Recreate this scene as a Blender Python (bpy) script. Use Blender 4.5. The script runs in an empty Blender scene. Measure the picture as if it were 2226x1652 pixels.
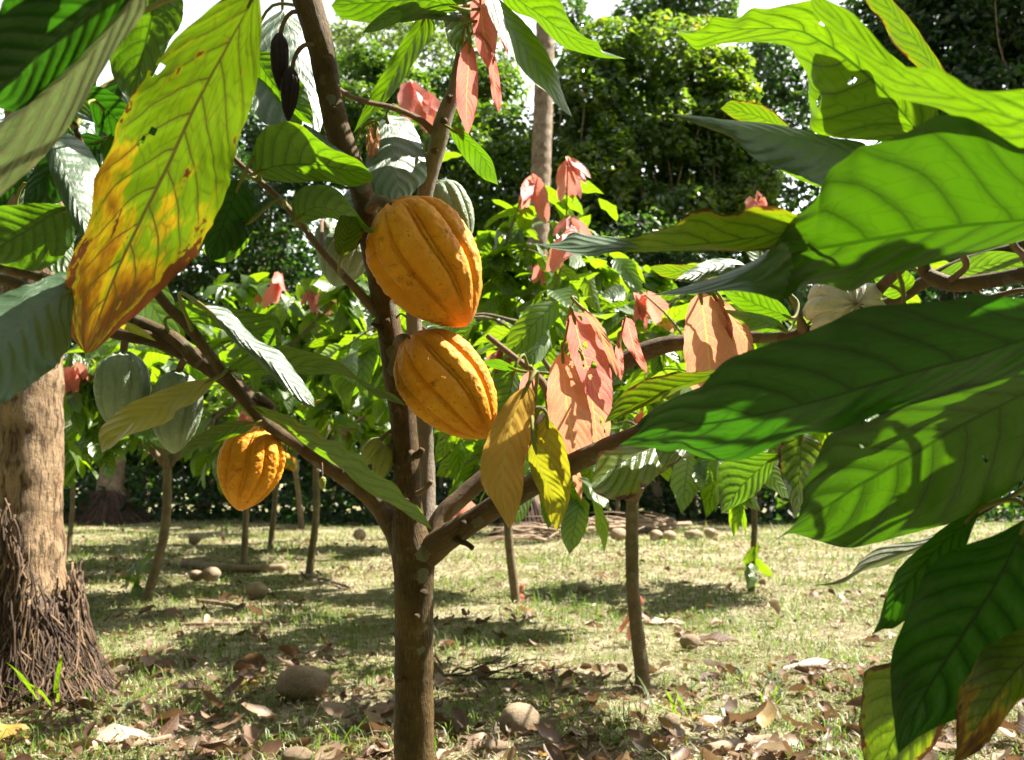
import bpy, math, random
import numpy as np
from mathutils import Vector, noise as mnoise
random.seed(7); rng = np.random.default_rng(7)
scene = bpy.context.scene
COL = scene.collection
PI = math.pi
# ------------------------------------------------------------------ camera frame
W, H, FL, CX, CY = 2226.0, 1652.0, 1900.0, 1113.0, 826.0
CH = 0.9
PITCH = math.atan((1045 - CY) / FL)
CAM = np.array([0.0, 0.0, CH])
FV = np.array([0, math.cos(PITCH), math.sin(PITCH)]); UV_ = np.array([0, -math.sin(PITCH), math.cos(PITCH)])
def P(x, y, d):
    x = np.asarray(x, float); y = np.asarray(y, float); d = np.asarray(d, float)
    dx = ((x - CX) / FL)[..., None]; dy = ((CY - y) / FL)[..., None]
    return CAM + d[..., None] * (FV + dx * np.array([1.0, 0, 0]) + dy * UV_)
def G(x, y):
    v = P(x, y, 1.0) - CAM
    return CAM + v * (-CH / v[2])
SUN_AZ, SUN_EL = math.radians(66), math.radians(52)
SUN = np.array([math.sin(SUN_AZ) * math.cos(SUN_EL), math.cos(SUN_AZ) * math.cos(SUN_EL), math.sin(SUN_EL)])

cam = bpy.data.cameras.new("camera"); camo = bpy.data.objects.new("camera", cam); COL.objects.link(camo)
camo.location = (0, 0, CH); camo.rotation_euler = (PI / 2 + PITCH, 0, 0)
cam.sensor_width = 36; cam.lens = FL / W * 36; cam.clip_start = 0.05; cam.clip_end = 2000
cam.dof.use_dof = True; cam.dof.focus_distance = 1.5; cam.dof.aperture_fstop = 7.5
scene.camera = camo

# ------------------------------------------------------------------ mesh helpers
def fbm(p, sc=1.0, oc=3):
    return mnoise.fractal(Vector(p) * sc, 1.0, 2.0, oc)
def mesh_np(name, V, quads=None, tris=None, uv=None, rnd=None, mats=(), mi=None, parent=None, smooth=True):
    V = np.asarray(V, np.float32).reshape(-1, 3)
    q = np.zeros((0, 4), np.int32) if quads is None else np.asarray(quads, np.int32).reshape(-1, 4)
    t = np.zeros((0, 3), np.int32) if tris is None else np.asarray(tris, np.int32).reshape(-1, 3)
    me = bpy.data.meshes.new(name)
    me.vertices.add(len(V)); me.vertices.foreach_set("co", V.ravel())
    loops = np.concatenate([q.ravel(), t.ravel()]).astype(np.int32)
    me.loops.add(len(loops)); me.loops.foreach_set("vertex_index", loops)
    nf = len(q) + len(t)
    me.polygons.add(nf)
    starts = np.concatenate([np.arange(len(q)) * 4, len(q) * 4 + np.arange(len(t)) * 3]).astype(np.int32)
    me.polygons.foreach_set("loop_start", starts)
    me.polygons.foreach_set("use_smooth", np.full(nf, smooth))
    for m in mats: me.materials.append(m)
    if mi is not None: me.polygons.foreach_set("material_index", np.asarray(mi, np.int32))
    if uv is not None:
        l = me.uv_layers.new(name="UVMap"); l.data.foreach_set("uv", np.asarray(uv, np.float32)[loops].ravel())
    if rnd is not None:
        a = me.attributes.new("rnd", 'FLOAT', 'POINT'); a.data.foreach_set("value", np.asarray(rnd, np.float32).ravel())
    me.update(calc_edges=True); me.validate()
    o = bpy.data.objects.new(name, me); COL.objects.link(o)
    if parent is not None: o.parent = parent; o.matrix_parent_inverse = parent.matrix_world.inverted()
    return o
class MB:
    def __init__(s): s.V = []; s.Q = []; s.T = []; s.U = []; s.R = []; s.MQ = []; s.MT = []; s.n = 0
    def add(s, V, quads=None, tris=None, uv=None, rnd=0.5, mi=0):
        V = np.asarray(V, float).reshape(-1, 3); k = len(V)
        s.V.append(V); s.U.append(np.zeros((k, 2)) if uv is None else np.asarray(uv).reshape(-1, 2))
        s.R.append(np.broadcast_to(np.asarray(rnd, float), (k,)) if np.ndim(rnd) == 0 else np.asarray(rnd).ravel())
        if quads is not None and len(quads):
            s.Q.append(np.asarray(quads) + s.n); s.MQ.append(np.full(len(quads), mi))
        if tris is not None and len(tris):
            s.T.append(np.asarray(tris) + s.n); s.MT.append(np.full(len(tris), mi))
        s.n += k
    def build(s, name, mats, parent=None, smooth=True):
        c = lambda L, w: np.concatenate(L) if L else np.zeros((0, w))
        mi = np.concatenate([c(s.MQ, 1).ravel(), c(s.MT, 1).ravel()])
        return mesh_np(name, np.concatenate(s.V), c(s.Q, 4) if s.Q else None, c(s.T, 3) if s.T else None,
                       np.concatenate(s.U), np.concatenate(s.R), mats, mi, parent, smooth)
def cr(pts, n):
    """Catmull-Rom through pts, n samples evenly by length"""
    p = np.asarray(pts, float)
    if len(p) == 2:
        t = np.linspace(0, 1, n)[:, None]; return p[0] * (1 - t) + p[1] * t
    p = np.vstack([2 * p[0] - p[1], p, 2 * p[-1] - p[-2]])
    out = []
    t = np.linspace(0, 1, 14, endpoint=False)[:, None]
    for i in range(1, len(p) - 2):
        a, b, c, d = p[i - 1], p[i], p[i + 1], p[i + 2]
        out.append(.5 * (2 * b + (c - a) * t + (2 * a - 5 * b + 4 * c - d) * t * t + (3 * b - a - 3 * c + d) * t ** 3))
    out.append(p[-2][None]); o = np.vstack(out)
    k = min(3, o.shape[1])
    L = np.concatenate([[0], np.cumsum(np.linalg.norm(np.diff(o[:, :k], axis=0), axis=1))])
    s = np.linspace(0, L[-1], n)
    return np.stack([np.interp(s, L, o[:, j]) for j in range(o.shape[1])], 1)
def grid_quads(nr, nc, wrap=False):
    r = np.arange(nr - 1)[:, None]; c = np.arange(nc if wrap else nc - 1)[None]
    c2 = (c + 1) % nc
    return np.stack([r * nc + c, r * nc + c2, (r + 1) * nc + c2, (r + 1) * nc + c], -1).reshape(-1, 4)
def tube(pts, rad, ns=12, lump=0.0, lsc=20, caps=True):
    pts = np.asarray(pts, float); rad = np.broadcast_to(np.asarray(rad, float), (len(pts),)).copy()
    if caps:
        pts = np.vstack([pts[:1], pts, pts[-1:]]); rad = np.concatenate([[rad[0] * .05], rad, [rad[-1] * .05]])
    n = len(pts)
    tg = np.gradient(pts, axis=0)
    if caps: tg[0] = tg[2]; tg[1] = tg[2]; tg[-1] = tg[-3]; tg[-2] = tg[-3]
    tg /= np.linalg.norm(tg, axis=1)[:, None] + 1e-12
    nrm = np.zeros((n, 3)); a = np.array([0, 0, 1.0]) if abs(tg[0][2]) < .8 else np.array([0, 1.0, 0])
    v = a - tg[0] * a.dot(tg[0]); nrm[0] = v / np.linalg.norm(v)
    for i in range(1, n):
        v = nrm[i - 1] - tg[i] * nrm[i - 1].dot(tg[i]); nrm[i] = v / (np.linalg.norm(v) + 1e-12)
    bi = np.cross(tg, nrm)
    th = np.linspace(0, 2 * PI, ns, endpoint=False)
    dirs = nrm[:, None] * np.cos(th)[None, :, None] + bi[:, None] * np.sin(th)[None, :, None]
    R = rad[:, None] * np.ones(ns)
    if lump:
        for i in range(n):
            for j in range(ns):
                R[i, j] *= 1 + lump * fbm(pts[i] + dirs[i, j] * rad[i], lsc, 3)
    V = pts[:, None] + dirs * R[..., None]
    L = np.concatenate([[0], np.cumsum(np.linalg.norm(np.diff(pts, axis=0), axis=1))])
    uv = np.stack([np.broadcast_to(np.minimum(th, 2 * PI - th) / PI * 1.0, (n, ns)), np.broadcast_to(L[:, None], (n, ns))], -1)
    return V.reshape(-1, 3), grid_quads(n, ns, True), uv.reshape(-1, 2)
def empty(name, loc, label, cat, group=None):
    o = bpy.data.objects.new(name, None); COL.objects.link(o); o.location = tuple(loc); o.empty_display_size = .1
    bpy.context.view_layer.update()
    return tag(o, label, cat, group)
def tag(o, label=None, cat=None, group=None, kind=None):
    if label: o['label'] = label
    if cat: o['category'] = cat
    if group: o['group'] = group
    if kind: o['kind'] = kind
    return o

# ------------------------------------------------------------------ material helpers
class NT:
    def __init__(s, name):
        s.m = bpy.data.materials.new(name); s.m.use_nodes = True; s.t = s.m.node_tree; s.t.nodes.clear()
    def n(s, typ, **kw):
        nd = s.t.nodes.new(typ)
        for k, v in kw.items():
            if k.startswith('_'): setattr(nd, k[1:], v)
        for k, v in kw.items():
            if k.startswith('_'): continue
            key = int(k[1:]) if k[0] == 'i' and k[1:].isdigit() else k.replace('__', ' ')
            s.set(nd.inputs[key], v)
        return nd
    def set(s, inp, v):
        if hasattr(v, 'node') and hasattr(v, 'links'): s.t.links.new(v, inp)
        elif isinstance(v, bpy.types.Node): s.t.links.new(v.outputs[0], inp)
        else:
            if isinstance(v, (tuple, list)) and len(v) == 3 and inp.type == 'RGBA': v = (*v, 1)
            inp.default_value = v
    def mth(s, op, a, b=None, c=None, clamp=False):
        nd = s.t.nodes.new('ShaderNodeMath'); nd.operation = op; nd.use_clamp = clamp
        s.set(nd.inputs[0], a)
        if b is not None: s.set(nd.inputs[1], b)
        if c is not None: s.set(nd.inputs[2], c)
        return nd.outputs[0]
    def sst(s, v, a, b, lo=0.0, hi=1.0):
        nd = s.t.nodes.new('ShaderNodeMapRange'); nd.interpolation_type = 'SMOOTHSTEP'
        s.set(nd.inputs[0], v); s.set(nd.inputs[1], a); s.set(nd.inputs[2], b); s.set(nd.inputs[3], lo); s.set(nd.inputs[4], hi)
        return nd.outputs[0]
    def mix(s, f, a, b, blend='MIX'):
        nd = s.t.nodes.new('ShaderNodeMix'); nd.data_type = 'RGBA'; nd.blend_type = blend
        s.set(nd.inputs[0], f); s.set(nd.inputs[6], a); s.set(nd.inputs[7], b)
        return nd.outputs[2]
    def noise(s, vec, scale, detail=3, rough=.55, out=0, dist=0.0):
        nd = s.t.nodes.new('ShaderNodeTexNoise'); nd.inputs['Scale'].default_value = scale
        nd.inputs['Detail'].default_value = detail; nd.inputs['Roughness'].default_value = rough; nd.inputs['Distortion'].default_value = dist
        if vec is not None: s.t.links.new(vec, nd.inputs['Vector'])
        return nd.outputs[out]
    def ramp(s, f, stops):
        nd = s.t.nodes.new('ShaderNodeValToRGB'); s.set(nd.inputs[0], f); e = nd.color_ramp.elements
        while len(e) > 1: e.remove(e[0])
        e[0].position = stops[0][0]; e[0].color = (*stops[0][1], 1)
        for p, c in stops[1:]:
            x = e.new(p); x.color = (*c, 1)
        return nd.outputs[0]
    def vec(s, x, y, z=0.0):
        nd = s.t.nodes.new('ShaderNodeCombineXYZ'); s.set(nd.inputs[0], x); s.set(nd.inputs[1], y); s.set(nd.inputs[2], z); return nd.outputs[0]
    def bump(s, h, strength=.5, dist=.003):
        return s.n('ShaderNodeBump', Strength=strength, Distance=dist, Height=h).outputs[0]
    def out(s, sh):
        o = s.t.nodes.new('ShaderNodeOutputMaterial'); s.t.links.new(sh if not isinstance(sh, bpy.types.Node) else sh.outputs[0], o.inputs[0]); return s.m
    def pbr(s, col, rough=.6, nrm=None, spec=.5, **kw):
        p = s.n('ShaderNodeBsdfPrincipled'); s.set(p.inputs['Base Color'], col); s.set(p.inputs['Roughness'], rough)
        s.set(p.inputs['Specular IOR Level'], spec)
        if nrm is not None: s.set(p.inputs['Normal'], nrm)
        return p.outputs[0]

TS = 1.15
def leaf_mat(name, d1, d2, t1, t2, vein_d, vein_t, rough=.36, spec=.5, fac=.5, N=9, edge=1.2, spots=.80, sick=None, tert=.4, bump=.45, detail=True, veinw=1.0, coat=0.0):
    t1 = tuple(x * TS for x in t1); t2 = tuple(x * TS for x in t2)
    k = NT(name)
    uv = k.n('ShaderNodeUVMap').outputs[0]
    sp = k.n('ShaderNodeSeparateXYZ', i0=uv); u, v = sp.outputs[0], sp.outputs[1]
    rnd = k.n('ShaderNodeAttribute', _attribute_name='rnd').outputs['Fac']
    s = k.mth('MULTIPLY_ADD', v, 2.0, -1.0); a = k.mth('ABSOLUTE', s); side = k.mth('GREATER_THAN', s, 0.0)
    off = k.mth('MULTIPLY', rnd, 37.0)
    p2 = k.vec(k.mth('MULTIPLY', u, 2.4), s, off)
    n1 = k.noise(p2, 2.2, 2 if not detail else 4)
    nf = k.mth('SUBTRACT', n1, .5)
    curve = k.mth('MULTIPLY_ADD', k.mth('POWER', a, 1.6), .15, k.mth('MULTIPLY', a, .09))
    ph = k.mth('MULTIPLY', k.mth('SUBTRACT', u, curve), float(N))
    ph = k.mth('ADD', ph, k.mth('MULTIPLY_ADD', nf, .35, k.mth('MULTIPLY', side, .5)))
    dd = k.mth('ABSOLUTE', k.mth('SUBTRACT', k.mth('FRACT', ph), .5))
    vm = k.sst(dd, .012 * veinw, .055 * veinw, 1.0, 0.0)
    vm = k.mth('MULTIPLY', vm, k.sst(a, .75, 1.0, 1.0, .25))
    mm = k.sst(a, .018 * veinw, .04 * veinw, 1.0, 0.0)
    vein = k.mth('MAXIMUM', vm, mm)
    pillow = k.sst(dd, 0.0, .4, 0.0, 1.0)
    hgt = k.mth('MULTIPLY', pillow, .9)
    if detail:
        vo = k.n('ShaderNodeTexVoronoi', _feature='DISTANCE_TO_EDGE', Vector=k.vec(k.mth('MULTIPLY', ph, 1.15), k.mth('MULTIPLY', s, 5.5), off), Scale=1.0, Randomness=.8)
        te = k.sst(vo.outputs[0], .0, .07, 1.0, 0.0)
        vein = k.mth('MAXIMUM', vein, k.mth('MULTIPLY', te, tert))
        n2 = k.noise(p2, 9.0, 4)
        hgt = k.mth('ADD', hgt, k.mth('MULTIPLY_ADD', te, -.10, k.mth('MULTIPLY', n2, .45)))
    cf = k.mth('ADD', k.mth('MULTIPLY', n1, .55), k.mth('MULTIPLY', rnd, .6), clamp=True)
    cd = k.mix(cf, d1, d2); ct = k.mix(cf, t1, t2)
    if sick:
        f = k.mth('ADD', u, k.mth('MULTIPLY', k.mth('SUBTRACT', k.noise(p2, 1.6, 5, .6), .5), 1.1)); f = k.mth('ADD', f, k.mth('MULTIPLY_ADD', a, .16, -.03))
        ct = k.mix(.97, ct, k.ramp(f, [(.60, t1), (.67, (.29, .20, .004)), (.75, (.18, .085, .003)), (.83, (.10, .035, .002)), (.91, (.05, .014, .003))]))  # yellow to brown decay, darkened further towards the tip to paint in shade
        cd = k.mix(.97, cd, k.ramp(f, [(.60, d1), (.70, (.26, .2, .01)), (.79, (.28, .15, .01)), (.90, (.16, .06, .008)), (1.0, (.06, .025, .008))]))
    pm_ = k.mth('MULTIPLY_ADD', k.sst(dd, .0, .26), .28, .72)
    ct = k.mix(1.0, ct, k.n('ShaderNodeCombineColor', i0=pm_, i1=pm_, i2=pm_).outputs[0], 'MULTIPLY')
    cd = k.mix(vein, cd, vein_d); ct = k.mix(vein, ct, vein_t)
    if detail:
        e = k.mth('ADD', a, k.mth('MULTIPLY', k.mth('SUBTRACT', k.noise(p2, 2.6 if sick else 3.5, 6, .68), .5), 1.7 if sick else .9))
        if sick: e = k.mth('ADD', e, k.sst(u, .2, 1.0, -.28, .26))
        em = k.sst(e, edge, edge + .03)
        sm = k.sst(k.noise(p2, 5.5, 3), spots, spots + .03)
        bm = k.mth('MAXIMUM', em, sm)
        ym = k.mth('MAXIMUM', k.sst(e, edge - .22, edge), k.sst(k.noise(p2, 5.5, 3), spots - .08, spots))
        ct = k.mix(k.mth('MULTIPLY', ym, .55), ct, tuple(x * y for x, y in zip(t2, (1.5, .9, 1.0))))
        cd = k.mix(bm, cd, (.075, .03, .010)); ct = k.mix(bm, ct, (.055, .016, .004))
    nb = k.bump(hgt, bump, .0035)
    rg = k.mth('MULTIPLY_ADD', n1, .16, rough - .08)
    pr = k.pbr(cd, rg, nb, spec)
    tr = k.n('ShaderNodeBsdfTranslucent', Color=ct, Normal=nb)
    mx = k.n('ShaderNodeMixShader', Fac=fac, i1=pr, i2=tr.outputs[0])
    return k.out(mx)

GV = (.05, .085, .012); GT = (.03, .09, .003)
M = {}
M['green'] = leaf_mat('leaf_green', (.030, .080, .008), (.05, .11, .010), (.066, .185, .0015), (.13, .24, .002), GV, GT, rough=.44, spec=.7)
M['deep'] = leaf_mat('leaf_deep_green', (.024, .070, .008), (.035, .085, .009), (.024, .085, .0006), (.043, .108, .0008), (.02, .045, .006), (.018, .055, .001), rough=.46, spec=.5, bump=.8, spots=.82, tert=.22)
M['dark'] = leaf_mat('leaf_dark', (.010, .034, .007), (.016, .045, .009), (.018, .085, .002), (.03, .11, .002), (.02, .045, .010), (.008, .03, .002), rough=.42, spec=.32)
M['glossy'] = leaf_mat('leaf_glossy', (.035, .085, .04), (.05, .10, .045), (.06, .14, .008), (.08, .17, .01), (.09, .13, .06), (.03, .06, .006), rough=.46, spec=1.0, fac=.25)
M['pale'] = leaf_mat('leaf_pale_underside', (.27, .30, .21), (.31, .33, .25), (.05, .08, .02), (.06, .09, .025), (.56, .54, .42), (.05, .05, .02), rough=.55, N=8, tert=.6, bump=.9, veinw=1.6, edge=1.08)
M['edge'] = leaf_mat('leaf_brown_edge', (.05, .11, .012), (.09, .14, .014), (.085, .18, .002), (.14, .21, .003), GV, GT, edge=.92, spots=.70)
M['sick'] = leaf_mat('leaf_yellowing_shaded', (.06, .11, .012), (.08, .13, .012), (.078, .14, .0015), (.11, .155, .002), (.05, .04, .010), (.04, .035, .005), edge=.98, spots=.68, sick=True, N=10)
M['red'] = leaf_mat('leaf_young_red', (.46, .10, .115), (.50, .15, .14), (.50, .105, .115), (.55, .17, .15), (.5, .34, .12), (.62, .40, .1), bump=.22, rough=.4, edge=1.4, spots=.9, N=12, tert=.3)
M['peach'] = leaf_mat('leaf_young_peach', (.58, .235, .165), (.60, .28, .19), (.40, .165, .11), (.43, .19, .125), (.42, .36, .09), (.55, .42, .1), bump=.22, rough=.42, edge=1.5, spots=.9, N=10, tert=.45)
M['tan'] = leaf_mat('leaf_young_tan', (.36, .21, .05), (.40, .25, .06), (.36, .21, .035), (.40, .25, .05), (.33, .28, .05), (.4, .36, .06), rough=.42, edge=1.5, spots=.9, N=10)
M['olive'] = leaf_mat('leaf_young_olive', (.22, .22, .025), (.28, .25, .03), (.25, .25, .006), (.29, .25, .010), (.2, .24, .03), (.25, .32, .02), rough=.4, edge=1.4, spots=.88)
M['crown'] = leaf_mat('crown_leaf', (.030, .085, .010), (.075, .14, .016), (.12, .30, .003), (.30, .45, .006), GV, GT, rough=.40, spec=1.0, detail=False, N=8, bump=.5)
M['crown_red'] = leaf_mat('crown_leaf_red', (.50, .12, .13), (.54, .22, .17), (.70, .17, .17), (.74, .32, .22), (.5, .28, .1), (.6, .35, .1), bump=.3, rough=.4, detail=False, N=10)

def forest_mat(name, stops, tstops, rough=.42, spec=.5, fac=.45):
    k = NT(name)
    rnd = k.n('ShaderNodeAttribute', _attribute_name='rnd').outputs['Fac']
    pr = k.pbr(k.ramp(rnd, stops), rough, None, spec)
    tr = k.n('ShaderNodeBsdfTranslucent', Color=k.ramp(rnd, tstops))
    return k.out(k.n('ShaderNodeMixShader', Fac=fac, i1=pr, i2=tr.outputs[0]))
M['vine'] = forest_mat('vine_leaf', [(0, (.02, .05, .01)), (.6, (.045, .09, .012)), (.9, (.08, .12, .015)), (.96, (.2, .15, .03)), (1, (.14, .08, .04))],
                       [(0, (.05, .14, .01)), (.5, (.18, .36, .012)), (.86, (.40, .55, .02)), (.95, (.5, .38, .04)), (1, (.20, .09, .03))], rough=.36, spec=.8)
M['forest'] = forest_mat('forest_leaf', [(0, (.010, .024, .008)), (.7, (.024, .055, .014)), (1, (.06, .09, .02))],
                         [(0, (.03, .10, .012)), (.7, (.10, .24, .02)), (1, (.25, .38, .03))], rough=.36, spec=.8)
M['farleaf'] = forest_mat('far_leaf', [(0, (.05, .08, .03)), (1, (.10, .14, .05))], [(0, (.15, .28, .05)), (1, (.35, .48, .08))])
M['herb'] = forest_mat('shaded_herb_leaf', [(0, (.008, .025, .006)), (.8, (.015, .045, .01)), (1, (.04, .09, .015))], [(0, (.015, .06, .004)), (.8, (.04, .13, .006)), (1, (.16, .32, .015))])  # undergrowth colours darkened to paint in the missing canopy shade
M['grass'] = forest_mat('grass_blade', [(0, (.06, .11, .015)), (.30, (.13, .19, .03)), (.5, (.34, .33, .17)), (1, (.64, .56, .40))],
                        [(0, (.12, .3, .015)), (.35, (.25, .42, .03)), (.55, (.4, .38, .1)), (1, (.4, .33, .16))], rough=.5, fac=.35)
def litter_mat():
    k = NT('leaf_litter')
    rnd = k.n('ShaderNodeAttribute', _attribute_name='rnd').outputs['Fac']
    uv = k.n('ShaderNodeUVMap').outputs[0]; sp = k.n('ShaderNodeSeparateXYZ', i0=uv)
    s = k.mth('ABSOLUTE', k.mth('MULTIPLY_ADD', sp.outputs[1], 2.0, -1.0))
    ph = k.mth('FRACT', k.mth('SUBTRACT', k.mth('MULTIPLY', sp.outputs[0], 9.0), k.mth('MULTIPLY', s, 2.0)))
    ve = k.mth('MAXIMUM', k.sst(k.mth('ABSOLUTE', k.mth('SUBTRACT', ph, .5)), .02, .07, 1., 0.), k.sst(s, .02, .05, 1., 0.))
    c = k.ramp(rnd, [(0, (.06, .028, .013)), (.35, (.12, .06, .03)), (.6, (.19, .105, .06)), (.8, (.32, .215, .13)), (.93, (.62, .52, .40)), (.97, (.42, .25, .03)), (1, (.5, .33, .05))])
    n = k.noise(k.n('ShaderNodeTexCoord').outputs['Object'], 40, 3)
    c = k.mix(k.mth('MULTIPLY', n, .5), c, (.10, .06, .04)); c = k.mix(k.mth('MULTIPLY', ve, .45), c, (.3, .2, .12))
    pr = k.pbr(c, .5, k.bump(ve, .3, .002), .5)
    tr = k.n('ShaderNodeBsdfTranslucent', Color=k.mix(.4, c, (.3, .17, .07)))
    return k.out(k.n('ShaderNodeMixShader', Fac=.25, i1=pr, i2=tr.outputs[0]))
M['litter'] = litter_mat()

def bark_mat(name, c1, c2, c3, streak=(60, 6), lichen=0.0, bump=.6, sc=1.0, moss=0.0, pits=0.0, vary=False):
    k = NT(name)
    ob = k.n('ShaderNodeTexCoord').outputs['Object']
    uv = k.n('ShaderNodeUVMap').outputs[0]
    sp = k.n('ShaderNodeSeparateXYZ', i0=uv)
    st = k.noise(k.vec(k.mth('MULTIPLY', sp.outputs[0], streak[0] * .2), k.mth('MULTIPLY', sp.outputs[1], streak[1] * 3)), 3.0, 5, .65)
    n1 = k.noise(ob, 14 * sc, 4); n2 = k.noise(ob, 90 * sc, 4, .7); n3 = k.noise(ob, 5 * sc, 3)
    c = k.mix(k.sst(n1, .38, .62), c1, c2); c = k.mix(k.mth('MULTIPLY', k.sst(st, .5, .75), .75), c, c3)
    c = k.mix(k.mth('MULTIPLY', k.sst(n2, .55, .75), .4), c, tuple(x * .4 for x in c1))
    if lichen: c = k.mix(k.mth('MULTIPLY', k.sst(k.noise(ob, 34 * sc, 5, .7), .56, .70), .55), c, tuple(.55 * x + y for x, y in zip(c3, (.09, .095, .06))))
    if moss: c = k.mix(k.mth('MULTIPLY', k.sst(n3, .5, .7), moss), c, (.06, .075, .02))
    if lichen:
        vo = k.n('ShaderNodeTexVoronoi', Vector=ob, Scale=24.0 * sc, Randomness=1.0)
        wob = k.mth('MULTIPLY_ADD', k.noise(ob, 90, 4), .34, -.17)
        d = k.mth('ADD', vo.outputs[0], wob)
        big = k.sst(k.n('ShaderNodeSeparateXYZ', i0=vo.outputs[1]).outputs[0], .55, 1.0, 0.0, .36)
        msk = k.sst(k.mth('SUBTRACT', d, big), -.04, .0, 1.0, 0.0)
        rim = k.sst(k.mth('ABSOLUTE', k.mth('SUBTRACT', d, big)), .0, .05, 1.0, 0.0)
        msk = k.mth('MULTIPLY', msk, k.sst(big, .02, .06))
        c = k.mix(k.mth('MULTIPLY', msk, lichen), c, (.19, .20, .13)); c = k.mix(k.mth('MULTIPLY', k.mth('MULTIPLY', rim, msk), lichen), c, (.34, .34, .27))
    if vary:
        rv = k.n('ShaderNodeAttribute', _attribute_name='rnd').outputs['Fac']; c = k.mix(k.sst(rv, .55, 1.0, 0., .8), c, (.24, .155, .085)); c = k.mix(k.sst(rv, .4, 0., 0., .8), c, (.03, .018, .012))
    if pits:
        pn = k.noise(k.vec(k.mth('MULTIPLY', sp.outputs[0], 16.0), k.mth('MULTIPLY', sp.outputs[1], 9.0)), 1.0, 6, .72)
        ck = k.noise(k.vec(k.mth('MULTIPLY', sp.outputs[0], 34.0), k.mth('MULTIPLY', sp.outputs[1], 5.0)), 1.0, 4, .6)
        pm = k.mth('MAXIMUM', k.sst(pn, .54, .62), k.sst(ck, .58, .66)); c = k.mix(k.mth('MULTIPLY', pm, pits), c, (.07, .035, .018))
        bp_ = k.noise(k.vec(k.mth('MULTIPLY', sp.outputs[0], 3.0), k.mth('MULTIPLY', sp.outputs[1], 4.0)), 1.0, 5, .65); c = k.mix(k.mth('MULTIPLY', k.sst(bp_, .48, .64), .7), c, (.13, .075, .036))
        rg_ = k.noise(k.vec(k.mth('MULTIPLY', sp.outputs[0], 1.5), k.mth('MULTIPLY', sp.outputs[1], 14.0)), 1.0, 4, .6)
        c = k.mix(k.mth('MULTIPLY', k.sst(rg_, .5, .7), .6), c, (.22, .125, .06))
        n2 = k.mth('SUBTRACT', n2, k.mth('MULTIPLY', pm, 1.6))
    h = k.mth('ADD', k.mth('MULTIPLY', st, 1.0), k.mth('MULTIPLY_ADD', n2, .7, k.mth('MULTIPLY', n1, .6)))
    return k.out(k.pbr(c, .75, k.bump(h, bump, .007 / sc), .3))
M['bark'] = bark_mat('cacao_bark', (.060, .035, .009), (.12, .073, .022), (.25, .17, .07), lichen=.75, bump=1.0)
M['bark2'] = bark_mat('cacao_branch_bark', (.095, .056, .02), (.16, .10, .042), (.28, .20, .11), lichen=.4, bump=1.0)
M['bark3'] = bark_mat('cacao_grey_bark', (.20, .155, .11), (.28, .225, .17), (.38, .33, .27), lichen=.4, bump=1.0)
M['twig'] = bark_mat('twig_bark', (.14, .085, .045), (.20, .13, .075), (.28, .2, .13))
M['petiole'] = bark_mat('petiole_green', (.14, .16, .03), (.18, .16, .04), (.2, .15, .06), bump=.2)
M['barkmid'] = bark_mat('grove_bark', (.15, .105, .06), (.20, .145, .09), (.32, .27, .2), lichen=.6, moss=.5)
M['palmbark'] = bark_mat('palm_bark', (.34, .235, .135), (.24, .16, .09), (.08, .045, .022), streak=(90, 2.5), bump=1.0, sc=.7, pits=.85)
M['palmgrey'] = bark_mat('palm_bark_grey', (.30, .23, .16), (.24, .18, .12), (.42, .34, .26), streak=(40, 4), sc=.5, bump=.8, pits=.4)
M['root'] = bark_mat('root_fibre', (.05, .03, .018), (.085, .052, .034), (.18, .125, .09), bump=.5, vary=True)
M['husk'] = bark_mat('coconut_husk', (.38, .285, .19), (.27, .19, .12), (.5, .4, .3), streak=(90, 8), bump=1.2, moss=.1)
M['deadwood'] = bark_mat('dead_wood', (.30, .22, .15), (.22, .155, .10), (.42, .34, .25), streak=(70, 3))

def pod_mat(name, c1, c2, speck, furrow, rough=.52, specn=.63):
    k = NT(name)
    ob = k.n('ShaderNodeTexCoord').outputs['Object']
    sp = k.n('ShaderNodeSeparateXYZ', i0=k.n('ShaderNodeUVMap').outputs[0])
    fur = sp.outputs[0]
    n1 = k.noise(ob, 22, 4); n2 = k.noise(ob, 210, 3, .6); n3 = k.noise(ob, 55, 5, .7); n4 = k.noise(ob, 700, 2, .6)
    c = k.mix(k.sst(n1, .35, .68), c1, c2)
    c = k.mix(k.mth('MULTIPLY', k.sst(fur, .35, 1.0), .75), c, furrow)
    sm = k.mth('MULTIPLY', k.sst(n2, specn, specn + .05), k.sst(n1, .42, .6))
    c = k.mix(sm, c, speck)
    c = k.mix(k.mth('MULTIPLY', k.sst(n3, .58, .70), .7), c, speck)
    n5 = k.noise(ob, 9, 3); c = k.mix(k.mth('MULTIPLY', k.sst(n5, .48, .7), .45), c, tuple(x * y for x, y in zip(c1, (.62, .5, .6))))
    c = k.mix(k.mth('MULTIPLY', n4, .22), c, tuple(x * .55 for x in c1))
    h = k.mth('ADD', k.mth('MULTIPLY', n2, .5), k.mth('MULTIPLY', n3, 1.0))
    return k.out(k.pbr(c, k.mth('MULTIPLY_ADD', n1, .2, rough), k.bump(h, .9, .0035), .25))
M['pod_orange'] = pod_mat('pod_orange', (.70, .26, .009), (.78, .35, .022), (.16, .055, .01), (.36, .10, .005))
M['pod_green'] = pod_mat('pod_green', (.20, .26, .17), (.27, .33, .22), (.10, .09, .05), (.30, .35, .24), rough=.5, specn=.7)
M['pod_pale'] = pod_mat('pod_pale', (.50, .47, .36), (.58, .54, .42), (.16, .10, .06), (.35, .32, .22), rough=.5, specn=.72)
M['pod_dark'] = pod_mat('pod_dark', (.022, .012, .012), (.034, .02, .018), (.012, .008, .008), (.012, .008, .008), rough=.6)
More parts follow.
